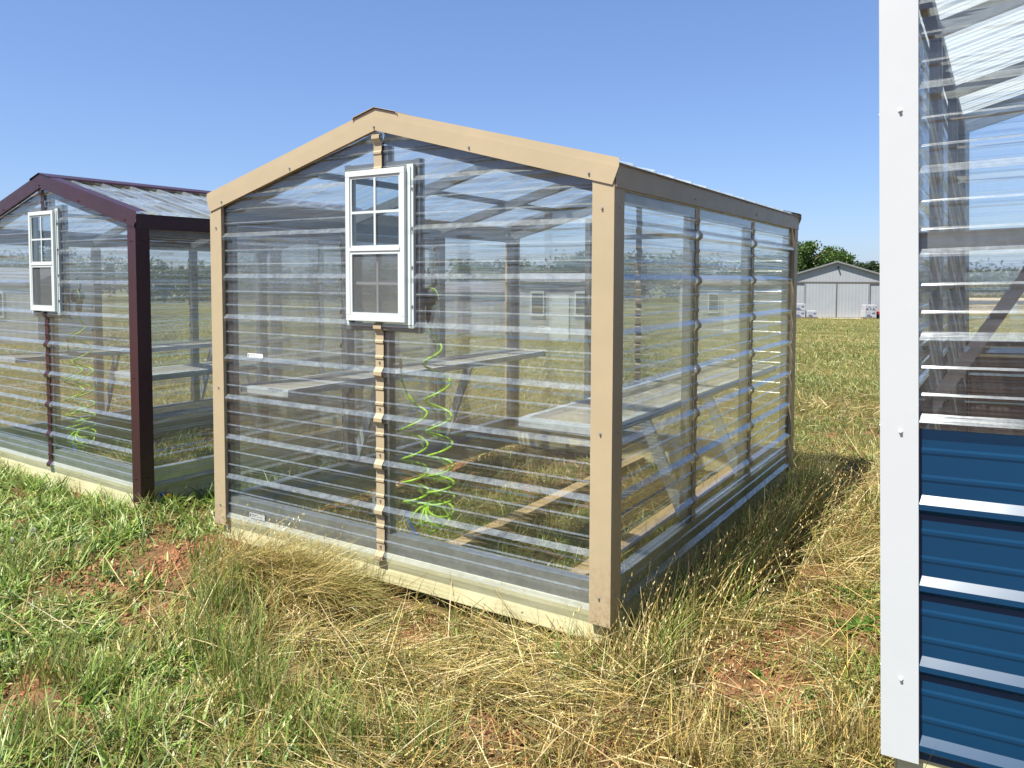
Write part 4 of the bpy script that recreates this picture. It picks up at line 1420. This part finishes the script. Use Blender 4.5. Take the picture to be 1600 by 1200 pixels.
# upright green tussocks
for (px, py, rad_, n_, hh) in ((345, 960, .12, 200, .34), (300, 1020, .12, 150, .30), (370, 1060, .10, 170, .34), (330, 900, .10, 130, .30), (400, 1000, .08, 80, .32), (390, 1100, .12, 140, .32), (430, 1130, .12, 200, .30), (520, 1180, .12, 160, .30), (650, 1180, .12, 120, .28),
                               (80, 1060, .12, 200, .22), (30, 900, .14, 160, .22), (160, 1080, .10, 150, .20), (350, 880, .10, 160, .26), (480, 850, .08, 130, .34), (520, 865, .08, 130, .34), (455, 835, .07, 90, .30), (560, 885, .07, 100, .28),
                               (1330, 1180, .10, 150, .26), (1240, 1190, .08, 90, .22), (1100, 1190, .12, 120, .26), (1060, 1060, .10, 110, .22), (950, 1040, .10, 120, .24), (40, 1180, .14, 200, .24), (200, 1150, .12, 160, .22), (880, 1190, .12, 100, .2)):
    p = ground_at(px, py)
    clump_blades(p.x, p.y, n_, rad_, hh * .45, hh, 1.05, 1.55, None, 1, np.concatenate([GREEN, OLIVE, OLIVE]) if px < 700 else np.concatenate([OLIVE, STRAW]), .0026, .0046, dr=(0, .7), dest=parts_g)
# lush weeds along the maroon shed
for i in range(70):
    p = loc_in(MAR, -.6 + 3.6 * random.random(), -.12 - .75 * random.random() ** 1.5, 0)
    clump_blades(p.x, p.y, 55, .10, .08, .22, .5, 1.4, None, 1, GREEN, .006, .013, dr=(.3, 1.8), dest=parts_g)
for i in range(26):
    p = loc_in(MAR, W0 + .15 + .75 * random.random(), .2 + .9 * random.random(), 0)
    clump_blades(p.x, p.y, 55, .12, .10, .26, .4, 1.3, None, 1, GREEN, .006, .012, dr=(.3, 1.8), dest=parts_g)
for i in range(130):
    p = ground_at(random.uniform(-40, 340), random.uniform(790, 1190))
    if soil(np.array([p.x]), np.array([p.y]))[0] > .3: continue
    clump_blades(p.x, p.y, 48, .11, .05, .15, .2, 1.2, None, 1, GREEN, .005, .012, dr=(.3, 1.8), dest=parts_g)
# grass standing inside the sheds near their ends
for P_ in (MAIN, MAR):
    for i in range(34):
        p = loc_in(P_, random.uniform(.9, 2.35) if P_ is MAIN else random.uniform(.2, 2.3), random.uniform(.2, 2.9), 0)
        clump_blades(p.x, p.y, 45, .10, .08, .24, .7, 1.5, None, 1, GREEN if i % 3 else OLIVE, .003, .006, dest=parts_g)

# crumbs of soil on the bare patches
cv, cq = [], []
for (sx_, sy_, r_) in soil_spots:
    for i in range(int(900 * r_ / .3)):
        a = random.uniform(0, 2 * PI); d = r_ * 1.25 * math.sqrt(random.random()); x = sx_ + d * math.cos(a); y = sy_ + d * math.sin(a)
        z = float(zf(x, y)); q = .002 + .011 * random.random() ** 4
        b = len(cv)
        for (ux, uy, uz) in ((-1, -1, 0), (1, -1, 0), (1, 1, 0), (-1, 1, 0), (-.5, -.4, 1), (.6, -.5, .8), (.5, .6, 1.1), (-.6, .5, .7)):
            cv.append((x + q * (ux + random.uniform(-.4, .4)), y + q * (uy + random.uniform(-.4, .4)), z + .004 + q * (uz * .9 - .2)))
        cq += [(b, b + 1, b + 5, b + 4), (b + 1, b + 2, b + 6, b + 5), (b + 2, b + 3, b + 7, b + 6), (b + 3, b, b + 4, b + 7), (b + 4, b + 5, b + 6, b + 7)]
cl_ = MB(); cl_.v = cv; cl_.f = cq; cl_.m = [0] * len(cq)
M['clod'] = painted('soil_crumbs', (.29, .135, .07), .9, wear=.45, scale=40, spec=.1)
tag(cl_.build('soil_crumbs', M['clod']), 'reddish crumbs of soil on the bare patches', 'soil', kind='stuff')

v, q, t, c = merge(parts_g)
tag(np_mesh('green_grass', v, q, t, c, [M['grass']]), 'green grass and weeds growing round the sheds and over the field', 'grass', kind='stuff')
v, q, t, c = merge(parts_s)
tag(np_mesh('dry_grass', v, q, t, c, [M['grass']]), 'dry yellow straw and matted grass lying over the field', 'dry grass', kind='stuff')

# stems with seed heads
stems = []
spots = []
for i in range(520):
    u = random.random()
    if u < .42:
        p = loc_in(MAIN, W0 + .08 + .45 * random.random() ** 1.5, -.35 + 3.4 * random.random(), 0); spots.append((p.x, p.y, random.uniform(.28, .50), -.3))
    elif u < .62:
        p = loc_in(MAIN, .40 + .75 * random.random(), -.15 - .15 * random.random(), 0); spots.append((p.x, p.y, random.uniform(.22, .44), None))
    else:
        p = ground_at(random.uniform(0, 1370), random.uniform(960, 1260)); spots.append((p.x, p.y, random.uniform(.16, .34), None))
for px_, py_ in ((1450, 1225), (1470, 1230), (1495, 1240), (1520, 1235), (1560, 1250), (1445, 1215), (1400, 1215), (1410, 1230)):
    p = ground_at(px_, py_ + 40); spots.append((p.x, p.y, random.uniform(.10, .16), None))
spots = np.array([(a, b, c_, (d if d is not None else random.uniform(0, 6.3))) for a, b, c_, d in spots])
k, ins = keep_mask(spots[:, 0], spots[:, 1], 0.0)
spots = spots[k]; n = len(spots)
pos = np.stack([spots[:, 0], spots[:, 1], zf(spots[:, 0], spots[:, 1])], 1)
az = spots[:, 3] + rng.normal(size=n) * .6
e0 = rng.uniform(.95, 1.5, n); dr = rng.uniform(0, .7, n)
col = pick(STRAW, n)
v, q, t, c, PT = strips(pos, spots[:, 2], np.full(n, .0028), az, e0, dr, col, rng.uniform(-1, 1, n), tip=1.0)
stems.append((v, q, t, c))
for j in range(13):
    f = .42 + .58 * j / 12                        # along the upper part of the stem
    s_ = f * 3 if f < 1 else 2.999
    lv = np.array([0, .34, .68, 1.0]); i_ = int(np.searchsorted(lv, f) - 1); i_ = max(0, min(2, i_))
    ff = (f - lv[i_]) / (lv[i_ + 1] - lv[i_])
    p = PT[i_] * (1 - ff) + PT[i_ + 1] * ff
    v, q, t, c, _ = strips(p, rng.uniform(.010, .018, n), np.full(n, .0042), az + (1 if j % 2 else -1) * 1.3 + rng.normal(size=n) * .3, np.clip(e0 - .3, .3, 1.5), np.zeros(n), col * 1.05, rng.uniform(-1, 1, n), tip=1.0)
    stems.append((v, q, t, c))
v, q, t, c = merge(stems)
tag(np_mesh('seed_stems', v, q, t, c, [M['grass']]), 'dry stems with zigzag seed heads rising from the grass', 'seed stems', kind='stuff')

# broad-leaved weeds that stand out one by one
def weed(px, py, n, hl, wl, label, seed):
    p = ground_at(px, py)
    root = empty('weed', tuple(p)); tag(root, label, 'weed', 'broad leaved weeds')
    r = np.random.default_rng(seed)
    m = MB()
    for i in range(n):
        a = 2 * PI * i / n + r.random(); L_ = hl * r.uniform(.6, 1); e = r.uniform(.5, 1.2); w = wl * r.uniform(.7, 1.1)
        d = Vector((math.cos(a), math.sin(a), 0)); s = Vector((-math.sin(a), math.cos(a), 0))
        prev = None; P0 = Vector((0, 0, 0))
        for k, (t_, ww) in enumerate(((0, .25), (.25, .9), (.5, 1), (.75, .7), (1, .05))):
            ee = e - 1.3 * t_
            if k: P0 = P0 + (d * math.cos(ee) + Vector((0, 0, math.sin(ee)))) * (L_ / 4)
            cur_ = (P0 - s * w * ww / 2 + Vector((0, 0, w * .15)), P0, P0 + s * w * ww / 2 + Vector((0, 0, w * .15)))
            if prev:
                m.face([prev[0], prev[1], cur_[1], cur_[0]]); m.face([prev[1], prev[2], cur_[2], cur_[1]])
            prev = cur_
    m.build('leaves', M['weed'], root, smooth=True)
    st_ = MB(); st_.tube([(0, 0, -.01), (0, 0, .03)], .004, 6); st_.build('stem', M['weed'], root)


def plain_leaf(name, c0, c1):
    m, nt, out = nodes(name)
    cc = ramp(nt, noise(nt, 30, detail=4), [(.35, c0), (.65, c1)])
    d = N(nt, 'ShaderNodeBsdfDiffuse'); t = N(nt, 'ShaderNodeBsdfTranslucent'); nt.links.new(cc, d.inputs[0]); nt.links.new(cc, t.inputs[0])
    s = N(nt, 'ShaderNodeMixShader'); s.inputs[0].default_value = .3
    nt.links.new(d.outputs[0], s.inputs[1]); nt.links.new(t.outputs[0], s.inputs[2]); nt.links.new(s.outputs[0], out.inputs[0])
    return m


M['weed'] = plain_leaf('weed_leaf', (.05, .12, .02), (.10, .19, .035))
M['yellow'] = plain_leaf('yellow_petals', (.65, .48, .01), (.80, .62, .02))
M['fluff'] = plain_leaf('seed_fluff', (.62, .60, .55), (.75, .73, .68))
weed(1345, 985, 16, .20, .022, 'long leaved green weed at the foot of the white corner post', 1)
weed(1335, 935, 12, .17, .024, 'green weed just behind the one at the white corner post', 2)
weed(1170, 1122, 12, .07, .020, 'small green weed on the bare soil patch, nearer the viewer', 3)
weed(1265, 1085, 10, .06, .016, 'tiny green weed on the right rim of the bare soil patch', 4)
weed(1185, 1058, 8, .06, .014, 'tiny green weed on the left rim of the bare soil patch', 5)
weed(1345, 800, 14, .13, .03, 'low weed in the grass between the tan shed and the white post', 6)
weed(150, 1085, 14, .12, .026, 'leafy weed at the lower left beside the tussocks', 7)
weed(345, 1100, 10, .12, .03, 'broad weed among the tall green tussocks', 8)


def flower(px, py, h, kind, label):
    p = ground_at(px, py)
    root = empty('dandelion', tuple(p)); tag(root, label, 'flower', 'dandelions in the weeds')
    MB().tube([(0, 0, 0), (.005, 0, h * .6), (.0, .004, h)], .0018, 6).build('stem', M['weed'], root)
    m = MB(); r = random.Random(px)
    if kind == 'y':
        for i in range(30):
            a = i * 2.4; L_ = .012 * (.4 + .6 * (i / 30)); d = Vector((math.cos(a), math.sin(a), 0)); s = Vector((-math.sin(a), math.cos(a), 0)); o = Vector((0, .004, h))
            m.face([o - s * .0012, o + d * L_ - s * .002 + Vector((0, 0, .004)), o + d * L_ + s * .002 + Vector((0, 0, .004)), o + s * .0012])
        m.build('petals', M['yellow'], root)
    else:
        for i in range(150):
            z = 1 - 2 * (i + .5) / 150; rr = math.sqrt(1 - z * z); a = i * 2.4
            d = Vector((rr * math.cos(a), rr * math.sin(a), z)); o = Vector((0, .004, h))
            s = d.cross(Vector((r.random(), r.random(), r.random()))).normalized()
            m.face([o + d * .004, o + d * .018 - s * .002, o + d * .020, o + d * .018 + s * .002])
        m.build('seed_head', M['fluff'], root)


flower(52, 842, .05, 'w', 'white dandelion clock left of the bare red soil')
flower(17, 858, .05, 'w', 'white dandelion clock at the far left edge')
flower(157, 806, .07, 'y', 'yellow dandelion in front of the maroon shed board')
flower(181, 830, .06, 'y', 'yellow dandelion above the bare red soil')
flower(258, 742, .07, 'y', 'yellow dandelion behind the maroon corner, nearest its base board')
flower(257, 732, .08, 'y', 'yellow dandelion inside the maroon shed side, upper of the pair')
flower(318, 769, .10, 'y', 'yellow dandelion on a tall stem between the two sheds')
